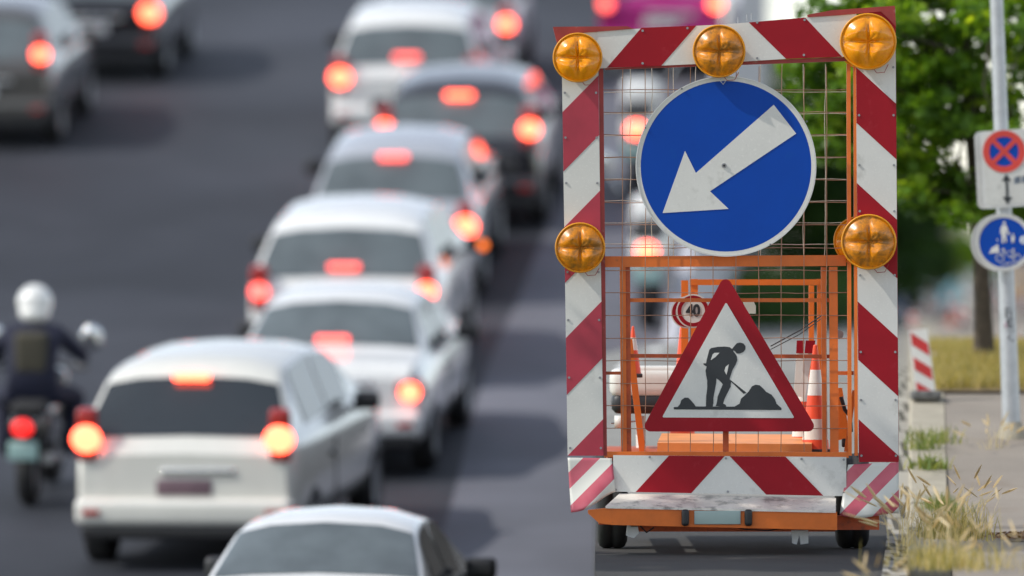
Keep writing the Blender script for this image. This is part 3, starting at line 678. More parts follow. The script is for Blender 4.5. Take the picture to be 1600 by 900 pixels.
    for sx in (-1, 1):
        y = L * .60
        mb = MB(); mb.rbox((sx * (W / 2 + .10), y, belt0 + .05), (.22, .13, .16), .05, 0, seg=3); mb.rbox((sx * (W / 2 - .01), y, belt0 - .01), (.14, .06, .05), .015)
        o = mb.build('wing_mirror', PAINT[col] if col not in ('white', 'pearl', 'silver') else M_['blackp'], g, local=True)
        if side_ind == sx:
            mb = MB(); mb.ball((sx * (W / 2 + .18), y - .06, belt0 + .04), (.045, .03, .045)); mb.build('mirror_indicator', INDIC_S, g, local=True)
        for yw in (.78, L - .85):
            wl = empty('wheel', (sx * (W / 2 - .10), yw, .32)); wl.parent = g
            mb = MB(); mb.lathe((0, 0, 0), [(.2, -.105), (.31, -.10), (.325, -.06), (.325, .06), (.31, .10), (.2, .105)], 24, 0, 'x'); mb.build('tyre', M_['black'], wl, local=True)
            mb = MB(); mb.lathe((0, 0, 0), [(.01, sx * .06), (.07, sx * .08), (.19, sx * .09), (.205, sx * .106), (.21, 0)], 20, 0, 'x'); mb.build('rim', M_['galv'], wl, local=True)
    if fog:
        mb = MB(); mb.ball((.14, -.10, .50), (.09, .02, .08)); mb.build('fog_lamp', lamp_mat('fog_lit', (.5, .01, .01), (1, .05, .04), 2.2), g, local=True)
    for sx in (-1, 1):
        mb = MB(); mb.rbox((sx * W * .40, -.10, .50), (.14, .02, .05), .01); mb.build('reflector', M_['tail'], g, local=True)
    # dark door joints
    for sx in (-1, 1):
        mb = MB()
        for yy in (mid,):
            mb.rbox((sx * (W / 2 + .001), yy, .66), (.012, .012, .55), .003)
        mb.rbox((sx * (W / 2 + .012), mid - .18, .82), (.03, .16, .03), .01)
        mb.build('door_trim', M_['blackp'], g, local=True)
    if roof_rack:
        for sx in (-1, 1):
            mb = MB(); mb.tube([(sx * .55, 1.0, H + .0), (sx * .55, 1.1, H + .05), (sx * .55, 2.3, H + .05), (sx * .55, 2.4, H - .01)], .015, 6); mb.build('roof_rail', M_['galv'], g, local=True)
    return g
def hcar(px, d, label, kind, col, yaw, W=1.8, zoff=0, **k):
    x = (px - 800) / F * d; slope = math.atan((hz(d + 4) - hz(d)) / 4)
    g = make_car(label, kind, col, (x, d, hz(d) + zoff), R(yaw), W, **k); g.rotation_euler = (slope, 0, -R(yaw)); g.rotation_mode = 'XYZ'
    return g
JAM = 'cars queuing on the hill road'
A = hcar(290, 67.3, 'pearl white sport utility car with dark rear window, biggest car of the jam', 'suv', 'pearl', 9.0, 1.90, group=JAM, glass=GLASS, lens_z=1.13, lscale=1.15, lamp_r=.10, hs=1.03, plate=(.16, .10, .12))
hcar(476, 56.2, 'white car at the bottom picture edge, only its roof and rear window in view', 'sedan', 'white', 5.5, 1.68, group=JAM, lit=(3, 3, 0), third='top', hs=.98)
hcar(508, 73.8, 'white saloon directly ahead of the big white sport utility car', 'sedan', 'white', 5.5, 1.84, group=JAM, third='low', lit=(1, 1, 2), hs=1.04)
hcar(538, 80.2, 'white van like car signalling right with an orange indicator and lit orange mirror', 'suv', 'white', 4.5, 1.94, group=JAM, third='low', ind=1, side_ind=1, lit=(2, 1, 2), lens_z=.98)
hcar(613, 86.6, 'silver hatchback queuing uphill of the car with the orange indicator', 'hatch', 'silver', 4.0, 1.86, group=JAM, third='top', lit=(1, 1, 2), lscale=1.3, hs=1.08)
hcar(716, 91.2, 'black car with pale roof reflections and two round orange brake lights', 'suv', 'black', 3.2, 1.90, group=JAM, third='top', lscale=1.15, lens_z=1.18, fog=True, hs=.97, glass=GLASSB)
hcar(636, 97.4, 'white people carrier uphill of the silver hatchback', 'suv', 'white', 3.0, 1.86, group=JAM, third='low', lit=(1, 1, 2), lscale=1.25, lens_z=.98)
hcar(697, 103.6, 'pale grey car at the top of the queue with orange brake lights', 'suv', 'silver', 3, 1.82, group=JAM, third='low', lscale=1.1)
hcar(140, 105.0, 'black car in the left lane with broad red rear light', 'suv', 'black', 4, 1.86, group='cars in the left lane of the hill road', lit=(3, 1, 0), lscale=1.35, plate=(.6, .6, .62))
hcar(-36, 98.0, 'taupe car cut by the left picture edge, one orange brake light showing', 'suv', 'taupe', 4, 1.86, group='cars in the left lane of the hill road', lit=(1, 1, 0), lens_z=1.18, lscale=1.0, plate=(.6, .6, .6))
hcar(1033, 105.5, 'magenta car behind the top board of the trailer', 'suv', 'magenta', 2.7, 1.66, group=JAM, third='low', lit=(2, 1, 3), lens_z=1.0, lscale=1.0)

def tube_pts(*a): return [Vector(p) for p in a]
def make_bike(label, loc, yaw, slope, body_m, big=True, lit=BRAKE_D, name='motorcycle', cat='motorcycle', group=None):
    g = empty(name, loc, label, cat, group); g.rotation_euler = (slope, 0, -yaw)
    for y in (.32, 1.72):
        wl = empty('wheel', (0, y, .31)); wl.parent = g
        mb = MB(); mb.lathe((0, 0, 0), [(.22, -.05), (.28, -.075), (.31, -.03), (.31, .03), (.28, .075), (.22, .05)], 24, 0, 'x'); mb.build('tyre', M_['black'], wl, local=True)
        mb = MB(); mb.lathe((0, 0, 0), [(.02, -.05), (.22, -.045), (.22, .045), (.02, .05)], 16, 0, 'x'); mb.build('rim', M_['galv'], wl, local=True)
    mb = MB(); mb.rbox((0, .85, .62), (.30, 1.0, .34), .1, seg=4); mb.rbox((0, 1.5, .78), (.36, .34, .5), .12, seg=4); mb.build('fairing', body_m, g, local=True)
    mb = MB(); mb.rbox((0, .62, .82), (.28, .85, .10), .05, seg=3); mb.build('seat', M_['black'], g, local=True)
    mb = MB(); mb.rbox((0, .10, .70), (.22, .30, .16), .05, seg=3); mb.build('tail_section', body_m, g, local=True)
    mb = MB(); mb.ball((0, -.06, .70), (.085, .02, .075)); mb.build('tail_light', lit, g, local=True)
    mb = MB(); mb.rbox((0, -.03, .50), (.24, .02, .16), .01); mb.build('number_plate', mat('teal_plate', (.30, .46, .44), .5), g, local=True)
    mb = MB(); mb.tube([(.18, .1, .42), (.19, .6, .36)], .05, 10); mb.build('exhaust', M_['steel'], g, local=True)
    mb = MB(); mb.tube([(-.36, 1.3, 1.04), (-.15, 1.42, 1.06), (.15, 1.42, 1.06), (.36, 1.3, 1.04)], .018, 8); mb.build('handlebar', M_['blackp'], g, local=True)
    for sx in (-1, 1):
        mb = MB(); mb.tube([(sx * .26, 1.36, 1.05), (sx * .36, 1.38, 1.25)], .01, 6); mb.ball((sx * .40, 1.37, 1.30), (.095, .025, .115)); mb.build('mirror', mat('mirror_glass', (.7, .72, .74), .15, .9), g, local=True)
        mb = MB(); mb.tube([(sx * .09, 1.55, .75), (sx * .09, 1.72, .31)], .025, 8); mb.build('fork', M_['steel'], g, local=True)
    return g
def skin_person(name, joints, edges, radii, label, loc, rot, m):
    me = bpy.data.meshes.new(name); me.from_pydata(joints, edges, []); o = bpy.data.objects.new(name, me); COL.objects.link(o)
    sk = o.modifiers.new('skin', 'SKIN'); sk.use_smooth_shade = True
    for i, r in enumerate(radii): me.skin_vertices[0].data[i].radius = (r, r) if not hasattr(r, '__len__') else r
    me.skin_vertices[0].data[0].use_root = True
    ss = o.modifiers.new('sub', 'SUBSURF'); ss.levels = 2; ss.render_levels = 2
    dg = bpy.context.evaluated_depsgraph_get(); m2 = bpy.data.meshes.new_from_object(o.evaluated_get(dg)); bpy.data.objects.remove(o)
    m2.materials.clear(); m2.materials.append(m)
    for p in m2.polygons: p.use_smooth = True; p.material_index = 0
    o = bpy.data.objects.new(name, m2); COL.objects.link(o); o.location = loc; o.rotation_euler = rot; tag(o, label, 'person'); return o
dM = 71.6; sl = math.atan((hz(76) - hz(72)) / 4)
loc = ((38 - 800) / F * dM, dM, hz(dM))
make_bike('black motorcycle with teal white plate and red tail light under a rider', loc, R(4), sl, PAINT['black'], group='motorcycles on the hill road').scale = (1.08, 1.08, 1.03)
J = [(0, .62, .92), (0, .64, 1.12), (0, .74, 1.34), (0, .80, 1.47), (0, .83, 1.58), (0, .85, 1.70),
     (.2, .76, 1.40), (.36, .95, 1.20), (.34, 1.27, 1.13), (-.2, .76, 1.40), (-.36, .95, 1.20), (-.34, 1.27, 1.13),
     (.15, .66, .90), (.30, 1.05, .84), (.27, .86, .42), (.27, 1.0, .36), (-.15, .66, .90), (-.30, 1.05, .84), (-.27, .86, .42), (-.27, 1.0, .36),
     (.34, 1.36, 1.13), (-.34, 1.36, 1.13)]
Ed = [(0, 1), (1, 2), (2, 3), (3, 4), (4, 5), (2, 6), (6, 7), (7, 8), (8, 20), (2, 9), (9, 10), (10, 11), (11, 21), (0, 12), (12, 13), (13, 14), (14, 15), (0, 16), (16, 17), (17, 18), (18, 19)]
Rd = [.17, .17, .18, .09, .075, .10, .09, .07, .05, .09, .07, .05, .11, .095, .065, .05, .11, .095, .065, .05, .045, .045]
rider = skin_person('person', J, Ed, Rd, 'motorcycle rider in dark blue jacket and white helmet, seen from behind', loc, (sl, 0, -R(4)), mat('rider_jacket', (.006, .008, .026), .8))
rider.scale = (1.08, 1.08, 1.03)
mb = MB(); mb.ball((0, .84, 1.66), (.145, .16, .16), n=24); mb.ball((0, .80, 1.58), (.13, .14, .10), n=20); h = mb.build('helmet', mat('helmet_white', (.75, .75, .72), .25, coat=.8), rider, local=True)
mb = MB(); mb.rbox((0, .93, 1.64), (.22, .14, .10), .04, seg=3); mb.build('visor', M_['blackp'], rider, local=True)
mb = MB(); mb.rbox((0, .60, 1.26), (.27, .16, .36), .06, seg=4); mb.build('backpack', mat('olive_cloth', (.05, .045, .03), .8), rider, local=True)
for px, py, d, lb, lc in ((1012, 395, 84.5, 'made-up white scooter in place of a car by the parapet, its red light showing under the blue sign', BRAKE), (995, 212, 93.5, 'made-up pale scooter in place of a car higher up the parapet, its light at the blue sign rim', BRAKE)):
    s_ = math.atan((hz(d + 3) - hz(d)) / 3)
    g = make_bike(lb, ((px - 800) / F * d, d, hz(d)), R(3), s_, PAINT['white'], lit=lc, name='made_up_scooter', cat='scooter', group='made-up scooters by the parapet'); g.scale = (1.25, 1, 1.2)  # scooters added to carry the red lights of cars behind the mesh

# ================================================================== RIGHT SIDE: poles, signs, beacons
def gp(px, d, up=KH - .01): return Vector(((px - 800) / F * d, d, gz(d) + up))
DP = 53.0; SP = F / DP
g0 = gp(1581, DP); LP = Vector((0, 0, 0))
pole = empty('sign_pole', g0, 'grey galvanised street pole with black graffiti and two signs, right of the trailer', 'pole')
top = P(1555, -60, DP); r = 13.5 / SP
mb = MB(); pts = [g0.lerp(Vector((top.x, DP, top.z)), t) for t in np.linspace(0, 1, 12)]; mb.tube(pts, [r * 1.08 - r * .35 * t for t in np.linspace(0, 1, 12)], 28); mb.build('shaft', M_['galv'], pole)
mb = MB(); mb.lathe(g0, [(r * 1.75, -.02), (r * 1.7, .02), (r * 1.3, .07), (r * 1.12, .10)], 28); mb.build('foot', M_['concrete'], pole)
# graffiti
mb = MB()
def stroke(pts, wd=2.2, dy=.0):
    q = []
    for x, y in pts:
        ax = 1581 - (705 - y) * 26 / 765
        off = (x - ax) / SP; rr = r * (1.08 - .35 * (705 - y) / 765) + .0015
        yy = DP - math.sqrt(max(1e-6, rr * rr - min(abs(off), rr * .98) ** 2)); v = P(x, y, DP); q.append((v.x, yy, v.z))
    mb.tube(q, wd / SP / 2, 5)
stroke([(1579, 482), (1571, 481), (1571, 495), (1580, 497), (1579, 487), (1574, 488)])
stroke([(1573, 500), (1582, 499)]); stroke([(1573, 500), (1573, 507), (1582, 508)]); stroke([(1573, 504), (1580, 503)])
stroke([(1575, 517), (1584, 516), (1574, 528), (1583, 533)]); stroke([(1574, 510), (1582, 512)])
mb.build('graffiti', M_['ink'], pole)
mb = MB(); v = P(1573, 508, DP); mb.ball((v.x, DP - r * .9, v.z), (.022, .006, .026)); mb.build('sticker', mat('sticker_grey', (.35, .28, .32), .5, var=.6, vs_=60), pole)
# no stopping plate (double: front and back)
def PXp(pts): return PX(pts, DP)
for dx, dy, lab in ((0, -.085, 1), (-7, .06, 0)):
    g = empty('no_stopping_sign', P(1573, 263, DP)); g.parent = pole; g.location = Vector(g.location) - g0
    o_ = [(1530 + dx, 206), (1616 + dx, 200), (1618 + dx, 321), (1536 + dx, 327)]
    mb = MB(); mb.prism(PXp(rounded(o_, 9, 5)), DP + dy, DP + dy + .018); mb.build('sign_plate', [M_['rim']], g)
    if lab:
        mb = MB(); ii = [(1535, 211), (1612, 205), (1613, 316), (1540, 322)]; mb.prism(PXp(rounded(ii, 6, 5)), DP + dy - .003, DP + dy); mb.build('white_face', [mat('dirty_white', (.60, .60, .56), .5, var=.1, stain=((.4, .4, .37), 16, .55, .7))], g)
        cx, cz = PXp([(1567.5, 237)])[0]; k = 1 / SP; y = DP + dy
        mb = MB(); mb.disc(cx, cz, 25 * k, y - .005, y - .003, 0); mb.build('blue_disc', [M_['blue']], g)
        mb = MB(); mb.ring(cx, cz, 33 * k, 23 * k, y - .008, y - .003); 
        for a in (R(45), R(-45)):
            c_, s_ = math.cos(a), math.sin(a); q = [(-25, -3.6), (25, -3.6), (25, 3.6), (-25, 3.6)]
            mb.prism([(cx + (u * c_ - v_ * s_) * k, cz + (u * s_ + v_ * c_) * k) for u, v_ in q], y - .0085 - (.0005 if a > 0 else 0), y - .005)
        mb.build('red_cross', [mat('sign_red', (.62, .05, .035), .45)], g)
        mb = MB(); mb.prism(PXp([(1571, 272), (1579, 283), (1573.5, 283), (1574.5, 308), (1580, 308), (1573, 320), (1565, 308), (1570.5, 308), (1569.5, 283), (1564, 283)]), y - .006, y - .003); mb.build('double_arrow', [M_['ink']], g)
        mb = MB(); mb.prism(PXp([(1583, 278), (1592, 275), (1594, 285), (1584, 288)]), y - .005, y - .003); mb.prism(PXp([(1595, 276), (1606, 274), (1606, 284), (1596, 286)]), y - .005, y - .003, 0); mb.build('sticker', [mat('sticker_dark', (.12, .15, .19), .5, var=.8, vs_=70)], g)
# round shared path sign
for dx, dy, lab in ((0, -.10, 1), (-4, .07, 0)):
    g = empty('shared_path_sign', P(1567, 379, DP)); g.parent = pole; g.location = Vector(g.location) - g0
    k = 1 / SP; cx, cz = PXp([(1567 + dx, 379)])[0]; y = DP + dy
    mb = MB(); mb.disc(cx, cz, 45 * k, y, y + .02); mb.ring(cx, cz, 45 * k, 42 * k, y - .008, y); mb.build('sign_plate', [M_['rim']], g)
    if lab:
        mb = MB(); mb.disc(cx, cz, 39 * k, y - .003, y); mb.build('blue_face', [M_['blue']], g)
        mb = MB(); mb.ring(cx, cz, 40.5 * k, 38.6 * k, y - .005, y)
        def zz(pts): return PXp([(1500 + a / 9, 330 + b / 9) for a, b in pts])
        mb.disc(*zz([(608, 165)])[0], 2.3 * k, y - .006, y - .003, 0, 14)
        mb.prism(zz([(580, 195), (635, 195), (655, 240), (665, 290), (700, 335), (690, 345), (648, 310), (636, 270), (632, 320), (645, 435), (625, 440), (607, 340), (598, 450), (575, 452), (572, 330), (568, 260), (563, 325), (550, 325), (556, 240)]), y - .006, y - .003)
        mb.disc(*zz([(733, 330)])[0], 1.5 * k, y - .006, y - .003, 0, 12)
        mb.prism(zz([(715, 350), (750, 350), (760, 390), (748, 395), (745, 445), (735, 446), (731, 410), (724, 446), (710, 445), (710, 395), (698, 390)]), y - .006, y - .003)
        for bx in (548, 780): c2 = zz([(bx, 655)])[0]; mb.ring(c2[0], c2[1], 6.8 * k, 5.8 * k, y - .006, y - .003, 0, 28)
        def ln(a, b, wd=.9):
            (x0, z0), (x1, z1) = zz([a, b]); t = Vector((x1 - x0, z1 - z0)).normalized() * wd * k / 2
            mb.prism([(x0 - t.y, z0 + t.x), (x1 - t.y, z1 + t.x), (x1 + t.y, z1 - t.x), (x0 + t.y, z0 - t.x)], y - .0062, y - .003)
        ln((548, 655), (600, 570)); ln((600, 570), (690, 650)); ln((690, 650), (735, 560)); ln((600, 575), (725, 560)); ln((690, 650), (780, 655)); ln((735, 560), (780, 655)); ln((575, 545), (612, 535), 3); ln((715, 540), (755, 535), 1.6); ln((595, 540), (603, 575)); ln((735, 540), (737, 565))
        mb.prism(zz([(395, 600), (430, 520), (520, 465), (540, 580), (440, 590)]), y - .006, y - .003); mb.prism(zz([(500, 390), (515, 385), (522, 425), (508, 420)]), y - .006, y - .003)
        for a, b in (((560, 735), (600, 770)), ((600, 770), (640, 715)), ((640, 715), (655, 765)), ((655, 765), (690, 710)), ((690, 710), (720, 755)), ((720, 755), (760, 700))): ln(a, b, .8)
        mb.build('white_symbols', [M_['white']], g)
        mb = MB(); c2 = zz([(885, 405)])[0]; mb.disc(c2[0], c2[1], 7 * k, y - .0065, y - .003, 0, 24); mb.build('sticker', [mat('sticker_pale', (.5, .54, .6), .5, var=.7, vs_=90)], g)
for y0 in (262, 379):
    mb = MB(); c_ = P(1566 if y0 < 300 else 1570, y0, DP); mb.rbox((c_.x, DP - .02, c_.z), (.16, .12, .03), .008); mb.build('bracket', [M_['steel']], pole)

def beacon(tl, tr, br, bl, d, label, stripes=4, flip=False, group='red and white delineator boards', base=True):
    s_ = F / d; pts = PX([tl, tr, br, bl], d); cx = sum(p[0] for p in pts) / 4; zb = min(p[1] for p in pts)
    gzv = min(zb - .01, gz(d) + .1) if base else zb
    g = empty('delineator', (cx, d, gzv), label, 'delineator', group)
    mb = MB(); mb.prism(pts, d, d + .035); mb.build('panel', [M_['white_pl']], g)
    mb = MB()
    def lerp2(u, v): 
        a = [tl[i] + (tr[i] - tl[i]) * u for i in (0, 1)]; b = [bl[i] + (br[i] - bl[i]) * u for i in (0, 1)]; return (a[0] + (b[0] - a[0]) * v, a[1] + (b[1] - a[1]) * v)
    for k in range(stripes):
        v0 = .03 + k * (1 / stripes); h = .5 / stripes; dr = .5 / stripes
        q = [(.08, v0), (.92, v0 + (dr if not flip else -dr)), (.92, v0 + h + (dr if not flip else -dr)), (.08, v0 + h)]
        q = [(u, min(.97, max(.03, v))) for u, v in q]
        mb.prism(PX([lerp2(*t) for t in q], d), d - .004, d)
    mb.build('red_stripes', [mat('sign_red2', (.55, .03, .03), .45, var=.15)], g)
    if base:
        w_ = abs(pts[1][0] - pts[0][0])
        mb = MB(); mb.rbox((cx + .02, d, gz(d) + .03 + KH), (w_ * 1.6, .3, .06), .02, seg=3); mb.build('foot', [mat('foot_grey', (.13, .13, .125), .8, var=.6, vs_=24)], g)
    return g
beacon((1420, 516), (1449, 514), (1464, 628), (1433, 632), 55.0, 'large red and white delineator board leaning by the kerb right of the trailer', 3)
beacon((1419, 488), (1433, 487), (1433, 513), (1419, 514), 84, 'small delineator seen above the top edge of the large leaning one', 2, base=False)
beacon((1459, 470), (1470, 467), (1473, 503), (1461, 505), 108, 'delineator in front of the silver car', 3, True)
beacon((1496, 478), (1509, 477), (1512, 527), (1500, 529), 85, 'delineator between the advert lorry and the tree trunk', 3)
beacon((1541, 467), (1549, 466), (1555, 497), (1547, 499), 108, 'narrow delineator just right of the tree trunk', 3)
beacon((1589, 460), (1606, 452), (1608, 480), (1590, 484), 110, 'wide red and white barrier board at the right picture edge', 3)
beacon((1588, 520), (1594, 520), (1602, 560), (1593, 562), 64, 'red and white board showing right behind the pole foot', 2)
beacon((1434, 480), (1444, 479), (1443, 508), (1435, 509), 105, 'dark weathered delineator left of the silver car bumper', 3, base=False)
mb = MB(); v = gp(1487, 92); mb.lathe(v, [(.09, 0), (.05, .05), (.035, .2)], 14); tag(mb.build('small_post', mat('rust_red', (.3, .08, .05), .6, var=.4), loc=v), 'stubby reddish post standing on the road between two delineators', 'post')

# far cars
def fcar(px, py_g, pxm, label, kind, col, **k):
    d = F / pxm; x = (px - 800) / F * d
    return make_car(label, kind, col, (x, d, EYE + (450 - py_g) / F * d), k.pop('yaw', 0), **k)
FAR = 'cars on the street far behind the trailer'
fcar(1402, 500, 30, 'dark blue saloon far down the street, cut by the trailer edge', 'sedan', 'blue', group=FAR, lit=(2, 2, 0), yaw=R(-4))
fcar(1449, 500, 29, 'silver sport utility car far down the street beside the advert lorry', 'suv', 'silver', group=FAR, lit=(3, 2, 0), yaw=R(-8), glass=GLASS)
fcar(1556, 474, 20, 'black car far away between the tree trunk and the pole', 'hatch', 'black', group=FAR, lit=(0, 3, 0), yaw=R(-6))
fcar(1536, 463, 17, 'white car far away at the left of the black one', 'hatch', 'white', group=FAR, lit=(0, 0, 0), yaw=R(-6))
# advert lorry
d = 470.; s_ = F / d
base = Vector(((1467 - 800) / s_, d, gz(d)))
g = empty('box_lorry', base, 'parked box lorry with turquoise advert showing a woman and a child', 'lorry')
mb = MB(); mb.prism(PX([(1438, 414), (1500, 416), (1500, 484), (1438, 482)], d), d, d + 6); mb.build('cargo_box', [mat('lorry_grey', (.45, .47, .46), .5)], g)
mb = MB(); mb.prism(PX([(1441, 418), (1494, 418), (1494, 474), (1441, 474)], d), d - .04, d); mb.build('advert_panel', [mat('advert_cyan', (.16, .50, .58), .4, var=.2, vs_=.6)], g)
mb = MB(); mb.disc(*PX([(1454, 428)], d)[0], .16, d - .06, d - .04, 0, 20); mb.prism(PX([(1448, 450), (1449, 438), (1454, 433), (1460, 438), (1462, 450)], d), d - .06, d - .04, 1); 
mb.prism(PX([(1453, 446), (1457, 439), (1468, 438), (1475, 443), (1471, 460), (1458, 458)], d), d - .07, d - .06, 2); mb.disc(*PX([(1465, 444)], d)[0], .13, d - .08, d - .07, 0, 20); mb.prism(PX([(1449, 426), (1450, 422), (1455, 421), (1459, 425), (1459, 432), (1461, 440), (1457, 434), (1456, 426), (1451, 427), (1450, 438), (1447, 441)], d), d - .065, d - .04, 3)
mb.build('advert_figures', [mat('skin_print', (.6, .38, .28), .6), mat('dress_print', (.55, .4, .36), .6), mat('navy_print', (.03, .05, .14), .6), mat('hair_print', (.22, .12, .06), .6)], g)
mb = MB(); mb.prism(PX([(1484, 444), (1492, 444), (1491, 452), (1485, 452)], d), d - .06, d - .04); mb.prism(PX([(1480, 462), (1493, 461), (1492, 467), (1481, 468)], d), d - .06, d - .04, 1); mb.build('advert_product', [M_['white_pl'], mat('product_blue', (.02, .2, .45), .5)], g)
mb = MB()
for y in (422, 426, 431): mb.prism(PX([(1474, y), (1490, y - .6), (1490, y + 1.0), (1474, y + 1.6)], d), d - .05, d - .04)
mb.build('advert_lines', [M_['white_pl']], g)
for px in (1446, 1492):
    mb = MB(); c_ = P(px, 489, d); mb.lathe((c_.x, d + 1, gz(d) + .42), [(.2, -.12), (.40, -.12), (.42, 0), (.40, .12), (.2, .12)], 20, 0, 'x'); mb.build('wheel', [M_['black']], g)
mb = MB(); mb.prism(PX([(1440, 481), (1498, 483), (1498, 487), (1440, 485)], d), d - .2, d + 5); mb.build('bumper', [M_['blackp']], g)
# yellow machine & blue sign far right
g = empty('construction_vehicle', gp(1592, 420), 'small yellow construction vehicle far away right of the pole', 'vehicle')
mb = MB(); c_ = P(1591, 443, 420); mb.rbox(c_, (.75, 1.4, .55), .1); mb.rbox(c_ + Vector((.1, .2, .4)), (.4, .7, .35), .06); mb.build('body', [mat('machine_yellow', (.75, .42, .02), .5)], g)
mb = MB(); mb.rbox(P(1592, 456, 420), (.9, 1.5, .35), .1); mb.build('tracks', [M_['blackp']], g)
g = empty('direction_sign', gp(1597, 330), 'blue road sign at the far right edge beside the pole', 'road sign')
mb = MB(); mb.prism(PX([(1592, 415), (1604, 414), (1604, 431), (1592, 431)], 330), 330, 330.04); mb.build('blue_plate', [M_['blue']], g)
mb = MB(); c_ = gp(1600, 330.1); mb.tube([c_, c_ + Vector((0, 0, 1.9))], .04, 8); mb.build('post', [M_['galv']], g)
# traffic signal on long arm
d = 200.; g = empty('traffic_signal', gp(1330, d, 0), 'grey traffic signal hanging from a long arm over the far street', 'traffic light')
mb = MB(); mb.tube([gp(1330, d, 0), P(1330, 371, d), P(1335, 369, d), P(1400, 371, d), P(1452, 367, d)], [.08, .06, .05, .04, .03], 10); mb.build('arm', [M_['galv']], g)
mb = MB(); mb.rbox(P(1446, 366, d) + Vector((0, -.1, 0)), (.20, .18, .42), .04); mb.build('signal_head', [mat('signal_grey', (.5, .51, .5), .6)], g)
# thin overhead wire
mb = MB(); mb.tube([P(1110, 20, 145), P(1150, 13, 145), P(1210, 1, 145), P(1300, -22, 145)], .012, 5); tag(mb.build('overhead_wire', M_['blackp'], loc=P(1110, 20, 145)), 'thin black wire crossing the small patch of sky above the trailer', 'wire')

# houses
def house(px0, px1, y_eave, y_ridge, d, label, roof_c, wall_c, dormer=True):
    s_ = F / d; x0, x1 = (px0 - 800) / s_, (px1 - 800) / s_; ze, zr = EYE + (450 - y_eave) / s_, EYE + (450 - y_ridge) / s_
    g = empty('town_house', ((x0 + x1) / 2, d, 0), label, 'house', 'houses at the end of the street'); dp = 10
    mb = MB(); mb.box(x0, x1, d, d + dp, -.5, ze); mb.build('wall', [mat('wall_%d' % px0, wall_c, .85, var=.08)], g)
    mb = MB(); mb.add([(x0 - .5, d - .6, ze), (x1 + .5, d - .6, ze), (x1 - 1.5, d + dp / 2, zr), (x0 + 1.5, d + dp / 2, zr), (x0 - .5, d + dp + .6, ze), (x1 + .5, d + dp + .6, ze)], [(0, 1, 2, 3), (5, 4, 3, 2), (0, 3, 4), (1, 5, 2), (0, 4, 5, 1)]); rf = mb.build('roof', [mat('roof_%d' % px0, roof_c, .9, var=.2, vs_=1)], g)
    nw = max(2, int((x1 - x0) / 2.6)); nf = max(1, int(ze / 2.9))
    for fl in range(nf):
        for k in range(nw):
            xc = x0 + (k + .5) * (x1 - x0) / nw; zc = ze - 1.7 - fl * 2.9
            if zc < 1: continue
            wn = empty('window', (xc, d, zc)); wn.parent = g; wn.location = Vector((xc, d, zc)) - Vector(g.location)
            mb = MB(); mb.box(xc - .62, xc + .62, d - .05, d + .02, zc - .8, zc + .8); mb.build('frame', [M_['white_pl']], wn)
            mb = MB(); mb.box(xc - .52, xc + .52, d - .07, d - .055, zc - .7, zc + .7); mb.build('pane', [GLASS], wn)
            if k % 3 == 1:
                mb = MB(); mb.box(xc - 1.3, xc + 1.3, d - 1.2, d - .003, zc - 1.3, zc - 1.15); mb.box(xc - 1.3, xc + 1.3, d - 1.2, d - 1.14, zc - 1.15, zc - .35); mb.build('balcony', [M_['white_pl']], g)
    if dormer:
        for t in (.35, .72):
            xc = x0 + (x1 - x0) * t; zc = ze + (zr - ze) * .42; yc = d + dp / 2 * .30
            mb = MB(); mb.box(xc - 1.3, xc + 1.3, yc - .9, yc + 2, zc - .8, zc + .6); dm = mb.build('dormer', [M_['white_pl']], g)
            mb = MB(); mb.box(xc - 1.1, xc + 1.1, yc - .95, yc - .905, zc - .5, zc + .45); mb.build('pane', [GLASS], dm)
    return g
house(1430, 1522, 356, 312, 980., 'pale house with brown roof and white dormers behind the street trees', (.17, .12, .10), (.50, .50, .48))
house(1522, 1590, 392, 372, 1040., 'low pale building between the tree trunk and the pole', (.2, .16, .14), (.52, .54, .55), False)
house(1590, 1690, 398, 366, 900., 'brownish building at the right picture edge behind the signs', (.2, .15, .12), (.42, .36, .30), False)

